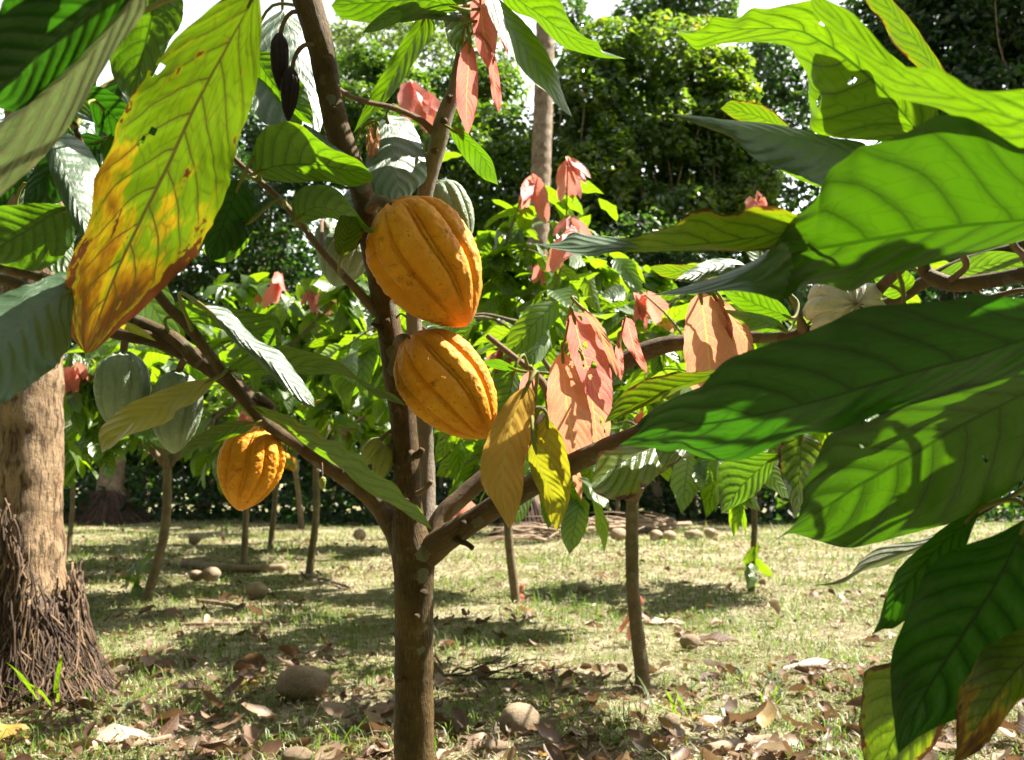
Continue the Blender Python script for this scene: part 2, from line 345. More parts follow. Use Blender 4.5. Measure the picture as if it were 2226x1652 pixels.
M['pod_young'] = pod_mat('pod_young', (.20, .24, .05), (.26, .29, .07), (.14, .1, .03), (.16, .17, .05), rough=.5)
# ------------------------------------------------------------------ pods
def pod(name, mat, a, b, rad, parent, seed=0, ridges=10, furrow=.22, bump=.030, neck=.62, tipw=.35, nl=120, na=168, stalk=None, label=None, stalk_r=.006, fat=.42):
    a = np.asarray(a); b = np.asarray(b); ax = b - a; L = np.linalg.norm(ax); ax /= L
    up = np.array([.13, -1.0, .21]); e1 = up - ax * up.dot(ax); e1 /= np.linalg.norm(e1); e2 = np.cross(ax, e1)
    t = (1 - np.cos(np.linspace(0, PI, nl))) / 2
    sh = np.where(t < fat, np.sqrt(np.clip(1 - ((fat - t) / fat) ** 2.3, 0, 1)) , np.clip(1 - ((t - fat) / (1 - fat)) ** 2.0, 0, 1) ** .72)
    th = np.linspace(0, 2 * PI, na, endpoint=False)
    T, TH = np.meshgrid(t, th, indexing='ij')
    wob = TH + .10 * np.sin(3 * T * PI + seed) * .4
    c10 = np.abs(np.sin(wob * ridges / 2))                    # 0 in furrow
    c5 = np.abs(np.sin(wob * ridges / 4 + .3))
    fr = np.exp(-(c10 / .20) ** 2)
    fr5 = np.exp(-(c5 / .13) ** 2)
    env = np.clip(np.sin(PI * np.clip(T, .02, .97)) * 1.6, 0, 1)
    R = sh[:, None] * (1 - furrow * (.55 * fr + .75 * fr5) * env + .10 * (c10 - .5) * env)
    V = np.zeros((nl, na, 3)); nz = np.zeros((nl, na))
    for i in range(nl):
        for j in range(na):
            q = (t[i] * L * 1.0, math.cos(th[j]) * rad, math.sin(th[j]) * rad + seed * 3)
            nz[i, j] = fbm(q, 1.3 / rad, 2) * .35 + fbm(q, 7.0 / rad, 3) * .75 * (.35 + .65 * abs(math.sin(th[j] * ridges / 2)))
    R = R * (1 + bump * nz * 1.8)
    # dimple at the stem, small beak at the tip
    zt = T + 0.0
    zt = np.where(T < .12, T + .0 + .03 * (1 - T / .12) * (c10 - .3), T)
    bend = .04 * np.sin(PI * T) * L
    V = a + ax * (zt * L)[..., None] + (e1 * np.cos(TH)[..., None] + e2 * np.sin(TH)[..., None]) * (R * rad)[..., None]
    uvs = np.stack([np.clip(.6 * fr + .6 * fr5, 0, 1) * env, T], -1)
    o = mesh_np(name, V.reshape(-1, 3), grid_quads(nl, na, True), None, uvs.reshape(-1, 2), None, (mat,), None, parent)
    if label: o['label'] = label
    if stalk is not None:
        pts = cr(np.vstack([np.asarray(stalk), [a + ax * .012]]), 10)
        v, q, u = tube(pts, np.linspace(stalk_r * 1.1, stalk_r, 10), 10, .12, 60)
        s = mesh_np('stalk', v, q, None, u, None, (M['twig'],), None, o)
    return o
# ------------------------------------------------------------------ traced leaf
SK = []          # skeleton points of the main tree's wood
def smooth_noise(n, k, seed):
    r = np.random.default_rng(seed); x = r.uniform(-1, 1, k + 2)
    return np.interp(np.linspace(0, k + 1, n), np.arange(k + 2), x)
leafcount = [0]
def leaf(mat, db, dt, oa, ob, M_, A, B, label=None, jag=.05, curl=.006, bow=0.0, holes=(), nu=56, ns=9, pet=True, quilt=.0010, parent=None, bite=0.0, seed=None, name='leaf', arch=0.0, grad=None, twist=None, tipmat='glossy'):
    leafcount[0] += 1
    sd = leafcount[0] * 13 if seed is None else seed
    r = np.random.default_rng(sd)
    u = np.linspace(0, 1, nu)
    m2 = cr(M_, nu); a2 = cr([M_[0]] + list(A) + [M_[-1]], nu); b2 = cr([M_[0]] + list(B) + [M_[-1]], nu)
    s = np.linspace(-1, 1, 2 * ns + 1)
    env = np.sin(PI * np.clip(u, 0, 1)) ** .6
    jA = 1 - jag * np.abs(smooth_noise(nu, 26, sd + 1)) - bite * np.clip(smooth_noise(nu, 15, sd + 5) - .1, 0, 1)
    jB = 1 - jag * np.abs(smooth_noise(nu, 26, sd + 2)) - bite * np.clip(smooth_noise(nu, 15, sd + 6) - .1, 0, 1)
    jA[0] = jA[-1] = jB[0] = jB[-1] = 1
    S = np.abs(s)[None, :, None]
    E = np.where((s < 0)[None, :, None], (a2 - m2)[:, None] * jA[:, None, None], (b2 - m2)[:, None] * jB[:, None, None])
    px = m2[:, None] + E * S
    off = np.where(s < 0, oa, ob)[None] * np.abs(s)[None] ** 1.15 * env[:, None]
    if twist is not None:
        tw = np.clip((u - twist + .08) / .16, 0, 1); off = off * (1 - 2 * tw)[:, None] - (tw * .02)[:, None] * 0
    p1, p2 = r.uniform(0, 6.3, 2); f1 = r.uniform(2.2, 3.6)
    wav = curl * (np.sin(2 * PI * f1 * u + p1)[:, None] * (s > 0) + np.sin(2 * PI * f1 * .9 * u + p2)[:, None] * (s < 0)) * np.abs(s)[None] ** 2 * env[:, None]
    sa = np.abs(s)[None]
    phs = 9.5 * (u[:, None] - .15 * sa ** 1.6 - .09 * sa) + .5 * (s > 0)
    qui = quilt * (1 - 2 * np.abs(np.cos(PI * phs)) ** 3) * np.sin(PI * np.clip(sa, 0, 1)) * env[:, None]
    d = (db + (dt - db) * u + bow * np.sin(PI * u))[:, None] + off + wav + qui + arch * (sa ** 2) * env[:, None]
    if grad is not None:
        gx, gz_ = grad; e = (px - m2[0]) * (db / FL)
        d = db + gx * e[..., 0] - gz_ * e[..., 1] + wav + qui + bow * np.sin(PI * u)[:, None] + arch * (sa ** 2) * env[:, None]
    V = P(px[..., 0], px[..., 1], d)
    uvs = np.stack([np.broadcast_to(u[:, None], d.shape), np.broadcast_to((s * .5 + .5)[None], d.shape)], -1)
    nc = len(s); q = grid_quads(nu, nc)
    if holes:
        uc = uvs.reshape(-1, 2)[q].mean(1); keep = np.ones(len(q), bool)
        for hu, hv, hr in holes:
            keep &= ((uc[:, 0] - hu) * 2.2) ** 2 + (uc[:, 1] - hv) ** 2 > hr ** 2
        q = q[keep]
    mb = MB(); rv = r.uniform(0, 1)
    mb.add(V, q, None, uvs, rv, 0)
    if twist is not None:
        uq = uvs.reshape(-1, 2)[q].mean(1); wl = .03 * np.sin(uq[:, 1] * 5 + sd); mb.MQ[-1] = np.where(uq[:, 0] > twist + wl, 2, 0)
    # raised midrib under the blade
    if pet:
        p0 = V[0, ns]; tng = V[2, ns] - p0; tng /= np.linalg.norm(tng) + 1e-9
        allp = np.vstack(SK); dist = np.linalg.norm(allp - p0 - 0 * tng, axis=1); k = int(np.argmin(dist)); tgt = allp[k]
        L = dist[k]; 
        if L > .004:
            mid = (p0 + tgt) / 2 - tng * min(.03, L * .3) + np.array([0, 0, .15 * min(L, .1)])
            pts = cr(np.array([tgt, mid, p0 - tng * .004, p0 + tng * .02]), 12)
            rr = np.interp(np.linspace(0, 1, 12), [0, .15, .6, .85, 1], [.0042, .0026, .0022, .003, .0015]) * (1 if L < .25 else 1.3)
            v, qq, uu = tube(pts, rr, 7)
            mb.add(v, qq, None, uu, .5, 1)
    o = mb.build(name, (M[mat], M['petiole'], M[tipmat]) if twist is not None else (M[mat], M['petiole']), parent)
    if label: o['label'] = label
    return o
# ------------------------------------------------------------------ leaf batches
def leaf_batch(p, t, nrm, L, w, droop, fold, rnd, nu=6):
    """arrays over leaves -> V, quads, uv, rnd"""
    n = len(p); u = np.linspace(0, 1, nu)
    prof = (u ** .6) * (1 - u) ** .7; prof = prof / prof.max(); prof[0] = .03; prof[-1] = 0.0
    t = t / np.linalg.norm(t, axis=1)[:, None]
    b = np.cross(t, nrm); b /= np.linalg.norm(b, axis=1)[:, None] + 1e-9; nn = np.cross(b, t)
    c = p[:, None] + L[:, None, None] * (t[:, None] * u[None, :, None] - nn[:, None] * (droop[:, None] * u[None] ** 2)[..., None])
    V = np.zeros((n, nu, 3, 3))
    wv = (1 + .12 * np.sin(u[None] * 14 + rnd[:, None] * 40))
    for j, s in enumerate((-1, 0, 1)):
        V[:, :, j] = c + b[:, None] * (s * w[:, None] * prof[None] * wv)[..., None] + nn[:, None] * (abs(s) * fold[:, None] * w[:, None] * prof[None])[..., None] \
            + nn[:, None] * (abs(s) * .18 * w[:, None] * np.sin(u[None] * 11 + s * 1.3 + rnd[:, None] * 20))[..., None] * prof[None, :, None]
    uv = np.zeros((n, nu, 3, 2)); uv[..., 0] = u[None, :, None]; uv[..., 1] = np.array([0, .5, 1])[None, None]
    q = grid_quads(nu, 3); Q = (q[None] + (np.arange(n) * nu * 3)[:, None, None]).reshape(-1, 4)
    return V.reshape(-1, 3), Q, uv.reshape(-1, 2), np.repeat(rnd, nu * 3)
def diamonds(p, n, size, rnd, asp=.55):
    """many small folded leaf faces: p centres, n normals"""
    k = len(p); r = rng.normal(size=(k, 3)); r[:, 2] -= .5
    t = r - n * (r * n).sum(1)[:, None]; t /= np.linalg.norm(t, axis=1)[:, None] + 1e-9; b = np.cross(n, t)
    s = size[:, None]
    V = np.stack([p - t * s * .5, p + b * s * asp * .5 + n * s * .1, p + t * s * .5 - n * s * .08, p - b * s * asp * .5 + n * s * .1], 1)
    i = np.arange(k)[:, None] * 4
    return V.reshape(-1, 3), np.concatenate([i, i + 1, i + 2, i + 3], 1), np.tile(np.array([[0, .5], [.5, 1], [1, .5], [.5, 0]]), (k, 1)), np.repeat(rnd, 4)
# ================================================================== MAIN CACAO TREE
def px_path(pts):
    """(x,y,depth,radius px) -> points, radii in metres"""
    a = np.array(pts, float); w = P(a[:, 0], a[:, 1], a[:, 2]); return w, a[:, 3] / FL * a[:, 2]
g0 = P(900, 1652, 1.30); base = np.array([g0[0], g0[1] + .03, 0.0])
tree = empty('cacao_tree', base, 'forked cacao tree in the middle with two big orange pods on its stem', 'cacao tree')
def limb(name, pts, mat, n=60, ns=20, lump=.10, lsc=30, sk=True, pre=None, parent=tree, label=None):
    w, r = px_path(pts)
    if pre is not None: w = np.vstack([pre[0], w]); r = np.concatenate([pre[1], r])
    c = cr(np.column_stack([w, r]), n)
    v, q, u = tube(c[:, :3], c[:, 3], ns, lump, lsc)
    if sk: SK.append(c[:, :3])
    o = mesh_np(name, v, q, None, u, None, (M[mat],), None, parent)
    if label: o['label'] = label
    return o
limb('trunk', [(900, 1652, 1.30, 44), (900, 1400, 1.30, 42), (900, 1270, 1.30, 43), (899, 1205, 1.30, 47), (889, 1150, 1.30, 38), (884, 1060, 1.30, 29), (882, 960, 1.30, 28), (868, 850, 1.295, 29), (852, 750, 1.29, 27),
               (835, 650, 1.29, 27), (814, 560, 1.285, 25), (796, 460, 1.28, 25), (778, 390, 1.28, 24), (740, 300, 1.275, 27), (715, 200, 1.27, 26), (697, 100, 1.265, 29), (668, 0, 1.26, 31), (640, -120, 1.25, 30), (610, -260, 1.25, 24), (560, -420, 1.25, 12)],
     'bark', 200, 28, .07, 40, pre=(np.array([base + (0, 0, -.1), base + (0, 0, .05), base + (0, -.01, .2)]), np.array([.05, .042, .034])))
limb('branch', [(930, 1215, 1.32, 22), (930, 1150, 1.39, 19), (927, 1000, 1.435, 17.5), (921, 900, 1.435, 17.5), (908, 790, 1.43, 17), (900, 690, 1.43, 17), (903, 590, 1.43, 17), (912, 490, 1.42, 17), (926, 410, 1.42, 18), (947, 330, 1.42, 19), (966, 255, 1.42, 19), (984, 205, 1.42, 15), (1000, 130, 1.41, 12), (1010, 50, 1.40, 10), (1006, -60, 1.38, 9), (1020, -200, 1.38, 6)],
     'bark3', 110, 18, .10, 40)
limb('branch', [(888, 1215, 1.31, 30), (858, 1150, 1.315, 27), (835, 1108, 1.33, 26), (788, 1058, 1.345, 25), (705, 1000, 1.35, 23), (640, 952, 1.345, 20), (560, 885, 1.33, 21), (500, 830, 1.31, 19), (420, 775, 1.28, 20), (337, 738, 1.27, 17), (270, 728, 1.27, 15), (200, 705, 1.28, 13), (110, 655, 1.29, 12), (40, 618, 1.30, 12), (-80, 590, 1.32, 11), (-300, 520, 1.35, 8)],
     'bark2', 120, 18, .10, 40)
limb('branch', [(430, 790, 1.25, 15), (387, 742, 1.26, 15), (330, 712, 1.28, 14), (280, 690, 1.29, 13), (190, 650, 1.32, 13), (94, 604, 1.35, 12), (0, 577, 1.37, 12), (-150, 520, 1.4, 9)], 'bark2', 50, 14, .08, 40)
limb('branch', [(651, 966, 1.33, 15), (600, 935, 1.28, 14), (553, 894, 1.22, 13), (482, 806, 1.21, 12), (411, 712, 1.20, 12), (355, 655, 1.19, 11), (290, 560, 1.17, 9), (230, 440, 1.15, 7), (150, 250, 1.12, 6), (60, 80, 1.08, 5)], 'bark2', 60, 14, .05, 40)
limb('branch', [(912, 1215, 1.30, 34), (960, 1176, 1.285, 30), (1020, 1137, 1.27, 26), (1100, 1087, 1.25, 25), (1200, 1031, 1.22, 24), (1300, 982, 1.19, 22), (1390, 944, 1.17, 21), (1500, 900, 1.13, 19), (1650, 850, 1.08, 18), (1850, 780, 1.0, 17), (2100, 700, .93, 16), (2400, 590, .86, 14), (2800, 420, .8, 9)],
     'bark2', 110, 18, .09, 40)
limb('branch', [(935, 1215, 1.32, 24), (955, 1130, 1.35, 21), (1010, 1075, 1.37, 20), (1080, 1015, 1.39, 20), (1180, 920, 1.42, 20), (1260, 850, 1.45, 20), (1340, 795, 1.46, 21), (1420, 757, 1.46, 20), (1500, 742, 1.45, 17), (1640, 733, 1.42, 14), (1740, 727, 1.40, 14), (1830, 695, 1.38, 14), (1930, 660, 1.36, 14), (2005, 616, 1.34, 14), (2100, 570, 1.32, 13), (2230, 530, 1.3, 12), (2400, 470, 1.28, 8)],
     'bark2', 110, 18, .10, 40)
limb('branch', [(1878, 672, 1.37, 14), (1908, 632, 1.33, 13), (1940, 600, 1.28, 12), (2000, 540, 1.22, 10), (2120, 400, 1.12, 8), (2300, 200, 1.05, 6)], 'bark2', 40, 12, .06, 40)
limb('branch', [(2420, 585, .98, 16), (2300, 590, 1.03, 17), (2220, 598, 1.07, 17), (2150, 610, 1.11, 17), (2080, 618, 1.14, 17), (2035, 607, 1.15, 17), (2012, 590, 1.16, 15), (2008, 570, 1.15, 10)], 'bark2', 50, 14, .06, 40)
limb('twig', [(470, 300, 1.26, 5), (520, 355, 1.26, 6), (600, 425, 1.27, 7), (655, 488, 1.275, 7), (705, 552, 1.28, 8), (762, 615, 1.28, 9), (815, 675, 1.29, 12)], 'twig', 40, 10, .08, 60)
limb('twig', [(728, 190, 1.29, 7), (760, 208, 1.31, 6), (800, 222, 1.34, 6), (860, 236, 1.37, 6), (915, 262, 1.40, 7), (942, 288, 1.42, 9)], 'twig', 30, 10, .08, 60)
limb('twig', [(1060, 730, 1.5, 6), (1110, 770, 1.48, 7), (1160, 810, 1.46, 8), (1190, 850, 1.45, 10), (1200, 905, 1.43, 12)], 'twig', 30, 10, .08, 60)
limb('twig', [(2062, 612, 1.14, 8), (2100, 580, 1.12, 7), (2087, 545, 1.09, 8), (2070, 520, 1.06, 6)], 'twig', 16, 10, .12, 60)
limb('twig', [(2240, 592, 1.06, 8), (2225, 555, 1.02, 8), (2205, 535, .99, 8), (2180, 480, .95, 6)], 'twig', 16, 10, .12, 60)
limb('twig', [(2110, 622, 1.13, 6), (2140, 645, 1.12, 6), (2180, 640, 1.1, 6), (2215, 632, 1.08, 6), (2260, 630, 1.06, 4)], 'twig', 16, 10, .12, 60)
limb('twig', [(1744, 730, 1.40, 13), (1743, 706, 1.39, 11), (1738, 690, 1.38, 7), (1728, 665, 1.36, 5), (1715, 640, 1.34, 4)], 'twig', 16, 10, .12, 60)
limb('twig', [(1200, 905, 1.43, 5), (1214, 820, 1.36, 4), (1224, 760, 1.22, 3), (1240, 680, 1.215, 2.6), (1250, 650, 1.22, 2)], 'petiole', 24, 8, .05, 60)
limb('twig', [(1192, 1034, 1.22, 5), (1172, 1010, 1.19, 3.5), (1165, 950, 1.16, 3), (1162, 870, 1.16, 2.6), (1153, 802, 1.19, 2)], 'petiole', 24, 8, .05, 60)
limb('twig', [(1334, 800, 1.45, 5), (1345, 760, 1.36, 3), (1352, 720, 1.26, 2.5), (1360, 686, 1.24, 2)], 'petiole', 20, 8, .05, 60)
limb('twig', [(1505, 742, 1.45, 6), (1512, 700, 1.38, 4), (1520, 660, 1.30, 3), (1532, 626, 1.25, 2.5)], 'petiole', 20, 8, .05, 60)
limb('twig', [(2480, 560, .86, 10), (2460, 800, .87, 9), (2360, 1020, .9, 8), (2290, 1100, .88, 7), (2250, 1150, .86, 5)], 'twig', 30, 10, .05, 60)
limb('twig', [(752, 372, 1.29, 4), (764, 330, 1.33, 3.5), (780, 290, 1.34, 3), (800, 268, 1.34, 3), (818, 264, 1.34, 2.6), (825, 275, 1.34, 2)], 'petiole', 20, 8, .05, 60)
limb('twig', [(975, 1165, 1.28, 7), (1001, 1177, 1.25, 6), (1016, 1182, 1.245, 6), (1028, 1192, 1.24, 6)], 'bark', 10, 9, .15, 80, sk=False)
limb('twig', [(905, 1075, 1.27, 7), (925, 1062, 1.265, 5), (938, 1046, 1.26, 5)], 'twig', 10, 8, .15, 80, sk=False)
limb('twig', [(832, 712, 1.275, 6), (818, 708, 1.27, 5), (808, 704, 1.27, 4)], 'bark', 8, 8, .2, 80, sk=False)
limb('twig', [(590, 885, 1.335, 9), (572, 866, 1.32, 9), (560, 858, 1.31, 7)], 'bark2', 8, 10, .2, 60, sk=False)
limb('twig', [(1205, 1043, 1.205, 6), (1205, 1041, 1.195, 6)], 'bark2', 6, 10, .1, 60, sk=False)
limb('twig', [(905, 990, 1.275, 10), (912, 985, 1.27, 9), (918, 975, 1.268, 6)], 'bark', 8, 10, .25, 70, sk=False)
limb('twig', [(862, 690, 1.27, 2.5), (872, 682, 1.25, 2), (884, 690, 1.24, 2.4)], 'petiole', 8, 7, .1, 60, sk=False)
def knot(x, y, d, rpx, dx, dy):
    c0 = P(x, y, d); c1 = P(x + dx * .6, y + dy * .6, d - .004); w = np.linspace(0, 1, 7)[:, None]; R_ = rpx / FL * d
    v, q, u = tube(c0 * (1 - w) + c1 * w, R_ * np.sqrt(1 - np.linspace(0, .98, 7) ** 2.4) + .0004, 12, .35, 160)
    mesh_np('knot', v, q, None, u, None, (M['bark2'],), None, tree)
for a_ in [(868, 845, 1.285, 11, -28, 4), (858, 790, 1.28, 9, 26, -4), (846, 700, 1.275, 8, -24, 2), (890, 990, 1.28, 12, 24, 4), (884, 1090, 1.27, 8, -4, 6), (788, 440, 1.27, 10, -24, 4), (722, 240, 1.26, 9, 26, 2), (703, 130, 1.255, 10, 28, 6), (905, 1340, 1.27, 7, 8, 3), (915, 1290, 1.275, 9, 24, -2), (880, 1480, 1.27, 7, -32, 2), (900, 1250, 1.26, 8, 12, 2),
           (740, 1025, 1.335, 9, 4, -18), (590, 905, 1.315, 9, -4, -22), (455, 800, 1.24, 8, 4, -18), (1120, 1076, 1.235, 8, 6, -20), (1010, 1145, 1.25, 9, -6, -22), (1270, 996, 1.19, 7, 2, 16), (1385, 772, 1.45, 7, 2, -18), (962, 262, 1.41, 8, 18, 4), (948, 330, 1.41, 8, -18, -8), (980, 215, 1.405, 9, -16, -6)]: knot(*a_)
# pods
OR = 'large ripe orange cacao pod'
pod('pod', M['pod_orange'], P(850, 444, 1.22), P(1016, 708, 1.215), .0715, tree, 1, stalk=[P(800, 460, 1.275), P(815, 440, 1.245), P(832, 438, 1.225)], stalk_r=.008, label='upper ripe orange pod, the largest')
pod('pod', M['pod_orange'], P(890, 734, 1.22), P(1066, 950, 1.20), .0585, tree, 2, stalk=[P(858, 752, 1.285), P(868, 738, 1.25), P(880, 735, 1.225)], stalk_r=.006, label='lower ripe orange pod on the upright stem')
pod('pod', M['pod_orange'], P(566, 928, 1.30), P(519, 1110, 1.285), .0455, tree, 3, furrow=.14, stalk=[P(600, 915, 1.335), P(580, 918, 1.32)], stalk_r=.005, label='orange pod under the left branch')
pod('pod', M['pod_green'], P(268, 764, 1.26), P(264, 945, 1.25), .0365, tree, 4, furrow=.08, bump=.022, stalk=[P(276, 732, 1.27), P(270, 750, 1.262)], stalk_r=.005, label='grey green unripe pod')
pod('pod', M['pod_green'], P(388, 806, 1.27), P(377, 986, 1.25), .0352, tree, 5, furrow=.08, bump=.022, stalk=[P(404, 780, 1.265), P(393, 795, 1.268)], stalk_r=.005, label='grey green unripe pod half behind a leaf')
pod('pod', M['pod_green'], P(952, 394, 1.50), P(1014, 530, 1.49), .036, tree, 6, furrow=.09, bump=.02, stalk=[P(925, 395, 1.43), P(938, 386, 1.47)], stalk_r=.005, label='grey green unripe pod behind the upper orange pod')
pod('pod', M['pod_green'], P(765, 505, 1.43), P(726, 622, 1.44), .040, tree, 7, furrow=.07, bump=.02, stalk=[P(812, 520, 1.30), P(785, 495, 1.38)], stalk_r=.005, label='grey green unripe pod behind the upright stem')
pod('pod', M['pod_green'], P(712, 482, 1.50), P(708, 575, 1.5), .020, tree, 8, furrow=.07, bump=.02, stalk=[P(700, 546, 1.285), P(700, 480, 1.4)], stalk_r=.003, label='small grey green pod', nl=40, na=60)
pod('pod', M['pod_pale'], P(1862, 660, 1.29), P(1800, 690, 1.44), .056, tree, 9, furrow=.22, bump=.03, fat=.4, stalk=[P(1893, 668, 1.36), P(1880, 672, 1.30)], stalk_r=.007, label='pale cream pod seen from its stalk end')
pod('pod', M['pod_dark'], P(607, 72, 1.25), P(609, 198, 1.245), .0125, tree, 10, furrow=.22, bump=.05, nl=60, na=80, fat=.35, stalk=[P(670, 28, 1.262), P(636, 26, 1.25), P(616, 50, 1.25)], stalk_r=.003, label='shrivelled black pod, the upper of two')
pod('pod', M['pod_dark'], P(633, 147, 1.235), P(626, 264, 1.23), .0122, tree, 11, furrow=.22, bump=.05, nl=60, na=80, fat=.35, stalk=[P(695, 98, 1.255), P(662, 98, 1.24), P(642, 122, 1.236)], stalk_r=.003, label='shrivelled black pod, the lower of two')
pod('pod', M['pod_young'], P(828, 953, 1.30), P(790, 1010, 1.30), .0145, tree, 12, furrow=.16, bump=.02, nl=50, na=70, fat=.45, stalk=[P(868, 938, 1.30), P(845, 940, 1.30)], stalk_r=.003, label='small unripe green pod')
pod('pod', M['pod_young'], P(844, 968, 1.30), P(820, 1046, 1.29), .0145, tree, 13, furrow=.16, bump=.02, nl=50, na=70, fat=.45, stalk=[P(866, 945, 1.30), P(854, 950, 1.30)], stalk_r=.003, label='small unripe green pod')
pod('pod', M['pod_young'], P(703, 1036, 1.31), P(699, 1064, 1.31), .005, tree, 14, furrow=.1, nl=20, na=30, stalk=[P(700, 1000, 1.34), P(701, 1020, 1.32)], stalk_r=.001)

# ---- traced leaves -------------------------------------------------
T = dict(parent=tree)
# left foreground
leaf('sick', .80, .98, .035, -.02, [(562, -25), (500, 90), (430, 220), (360, 370), (305, 480), (250, 600), (186, 769)],
     [(488, -5), (390, 70), (318, 150), (262, 240), (236, 320), (205, 385), (196, 470), (150, 570), (130, 640), (145, 715)], [(570, 60), (560, 180), (525, 300), (510, 370), (490, 440), (440, 545), (378, 605), (330, 660), (262, 715), (212, 758)],
     jag=.05, bite=.05, curl=.012, holes=[(.43, .28, .028), (.455, .24, .022), (.47, .20, .015), (.30, .05, .04)], quilt=.0018, label='yellowing leaf with brown scorched edges', nu=110, ns=18, seed=4, **T)
leaf('pale', .62, .78, .02, .05, [(310, -40), (235, 70), (160, 150), (70, 225), (-40, 300)], [(300, -30), (225, 65), (150, 145), (60, 215)], [(318, 20), (255, 105), (205, 185), (140, 290), (40, 395), (-20, 430)], curl=.004, label='pale grey leaf underside with ribs', jag=.02, **T)
leaf('dark', .60, .72, .0, .06, [(300, -60), (200, 20), (100, 110), (-40, 220)], [(220, -80), (120, -40), (20, 20), (-60, 100)], [(300, 0), (225, 75), (130, 165), (40, 240)], curl=.006, jag=.02, **T)
leaf('dark', .66, .74, -.04, .03, [(190, -40), (90, 40), (-30, 130)], [(120, -70), (20, -30)], [(190, 30), (100, 120), (20, 190)], **T)
leaf('green', 1.02, 1.14, -.04, .05, [(345, -40), (325, 60), (305, 140), (290, 215)], [(255, 0), (240, 70), (238, 140), (260, 195)], [(395, -10), (396, 50), (370, 90), (330, 170)], **T)
leaf('glossy', 1.08, 1.0, .05, -.03, [(108, 290), (140, 370), (165, 440), (196, 520)], [(95, 320), (118, 400), (150, 470), (180, 520)], [(160, 295), (200, 330), (222, 390), (215, 450)], label='glossy grey leaf', grad=(.6,.8), arch=.015, **T)
leaf('glossy', .98, .88, .05, -.05, [(165, 625), (110, 655), (50, 705), (0, 766), (-70, 880)], [(140, 590), (75, 612), (0, 640), (-60, 700)], [(158, 690), (150, 760), (115, 805), (50, 850), (0, 878)], label='grey green glossy leaf', nu=80, ns=12, grad=(.6,.8), arch=.015, **T)
leaf('green', 1.05, 1.0, -.05, .05, [(162, 452), (110, 468), (60, 500), (-40, 560)], [(110, 442), (50, 443), (-20, 460)], [(165, 500), (150, 545), (90, 588), (10, 578)], **T)
leaf('dark', 1.16, 1.2, -.03, .03, [(525, 390), (500, 450), (480, 500), (455, 570)], [(470, 400), (450, 480), (445, 540)], [(552, 430), (548, 500), (510, 550)], **T)
leaf('green', 1.2, 1.3, -.04, .04, [(545, 480), (500, 510), (440, 545)], [(500, 480), (455, 515)], [(540, 530), (500, 570), (460, 565)], **T)
leaf('green', 1.22, 1.16, -.075, .03, [(552, 378), (600, 362), (680, 358), (745, 368), (812, 382)], [(548, 330), (575, 278), (640, 264), (690, 300), (722, 322), (775, 345)], [(590, 392), (640, 398), (700, 394), (765, 406), (802, 396)], jag=.04, label='bright green leaf across the upright stem', nu=70, ns=12, **T)
leaf('glossy', 1.235, 1.19, .04, -.02, [(660, 268), (700, 305), (730, 335), (770, 362)], [(650, 300), (690, 335), (720, 350)], [(690, 285), (725, 315), (760, 340)], pet=False, grad=(.6,.8), arch=.015, **T)
leaf('green', 1.24, 1.17, -.06, .03, [(642, 482), (680, 452), (740, 462), (815, 505)], [(634, 440), (655, 408), (700, 400), (738, 415), (772, 458), (795, 488)], [(668, 484), (715, 474), (760, 490), (800, 506)], **T)
leaf('glossy', 1.46, 1.40, .06, -.03, [(615, 20), (640, 110), (655, 200), (672, 300)], [(565, 60), (548, 160), (552, 240), (590, 280)], [(660, 60), (690, 150), (704, 240), (695, 290)], label='pale glossy leaf behind the black pods', grad=(.6,.8), arch=.015, **T)
leaf('glossy', 1.40, 1.32, .05, -.05, [(842, 250), (852, 320), (862, 380), (872, 450)], [(815, 268), (795, 340), (800, 400), (830, 430)], [(895, 262), (922, 330), (928, 385), (905, 412)], label='grey glossy leaf between the stems', grad=(.6,.8), arch=.015, **T)
leaf('glossy', 1.42, 1.36, .05, -.04, [(900, 375), (850, 400), (790, 440), (730, 480)], [(860, 370), (800, 390), (740, 430)], [(905, 410), (860, 440), (800, 465)], grad=(.6,.8), arch=.015, **T)
leaf('green', 1.36, 1.42, -.01, .03, [(930, 30), (880, 120), (830, 210), (768, 290)], [(905, 40), (850, 130), (800, 215)], [(945, 60), (905, 130), (850, 210), (800, 260)], **T)
leaf('green', 1.30, 1.22, -.06, .05, [(1005, 20), (920, 0), (820, 5), (720, 12)], [(930, -40), (820, -40), (750, -20)], [(930, 40), (860, 52), (800, 50), (740, 38)], **T)
leaf('green', 1.33, 1.25, -.02, .03, [(990, 15), (910, 15), (840, 40), (786, 72)], [(930, -5), (860, 10), (810, 45)], [(950, 30), (880, 45), (820, 68)], **T)
leaf('glossy', 1.34, 1.28, .03, -.03, [(1020, 45), (970, 30), (930, 25), (893, 22)], [(980, 15), (930, 15)], [(1000, 48), (960, 45), (920, 38)], grad=(.6,.8), arch=.015, **T)
leaf('green', 1.36, 1.40, -.03, .03, [(1012, -30), (1006, 40), (1005, 118)], [(965, 0), (968, 70), (985, 108)], [(1040, 10), (1035, 70), (1020, 108)], **T)
leaf('red', 1.33, 1.36, .01, -.02, [(1042, -20), (1048, 45), (1062, 149)], [(1022, 10), (1028, 67), (1040, 115)], [(1070, 5), (1082, 55), (1080, 95), (1070, 132)], label='young red leaf', grad=(-.9, -.35), bow=.01, **T)
leaf('red', 1.34, 1.38, -.012, .012, [(1020, 88), (1018, 150), (1014, 220), (1016, 298)], [(1002, 112), (992, 170), (993, 232), (1006, 268)], [(1034, 118), (1040, 180), (1037, 235), (1026, 272)], label='young salmon leaf', grad=(-.9, -.35), bow=.01, **T)
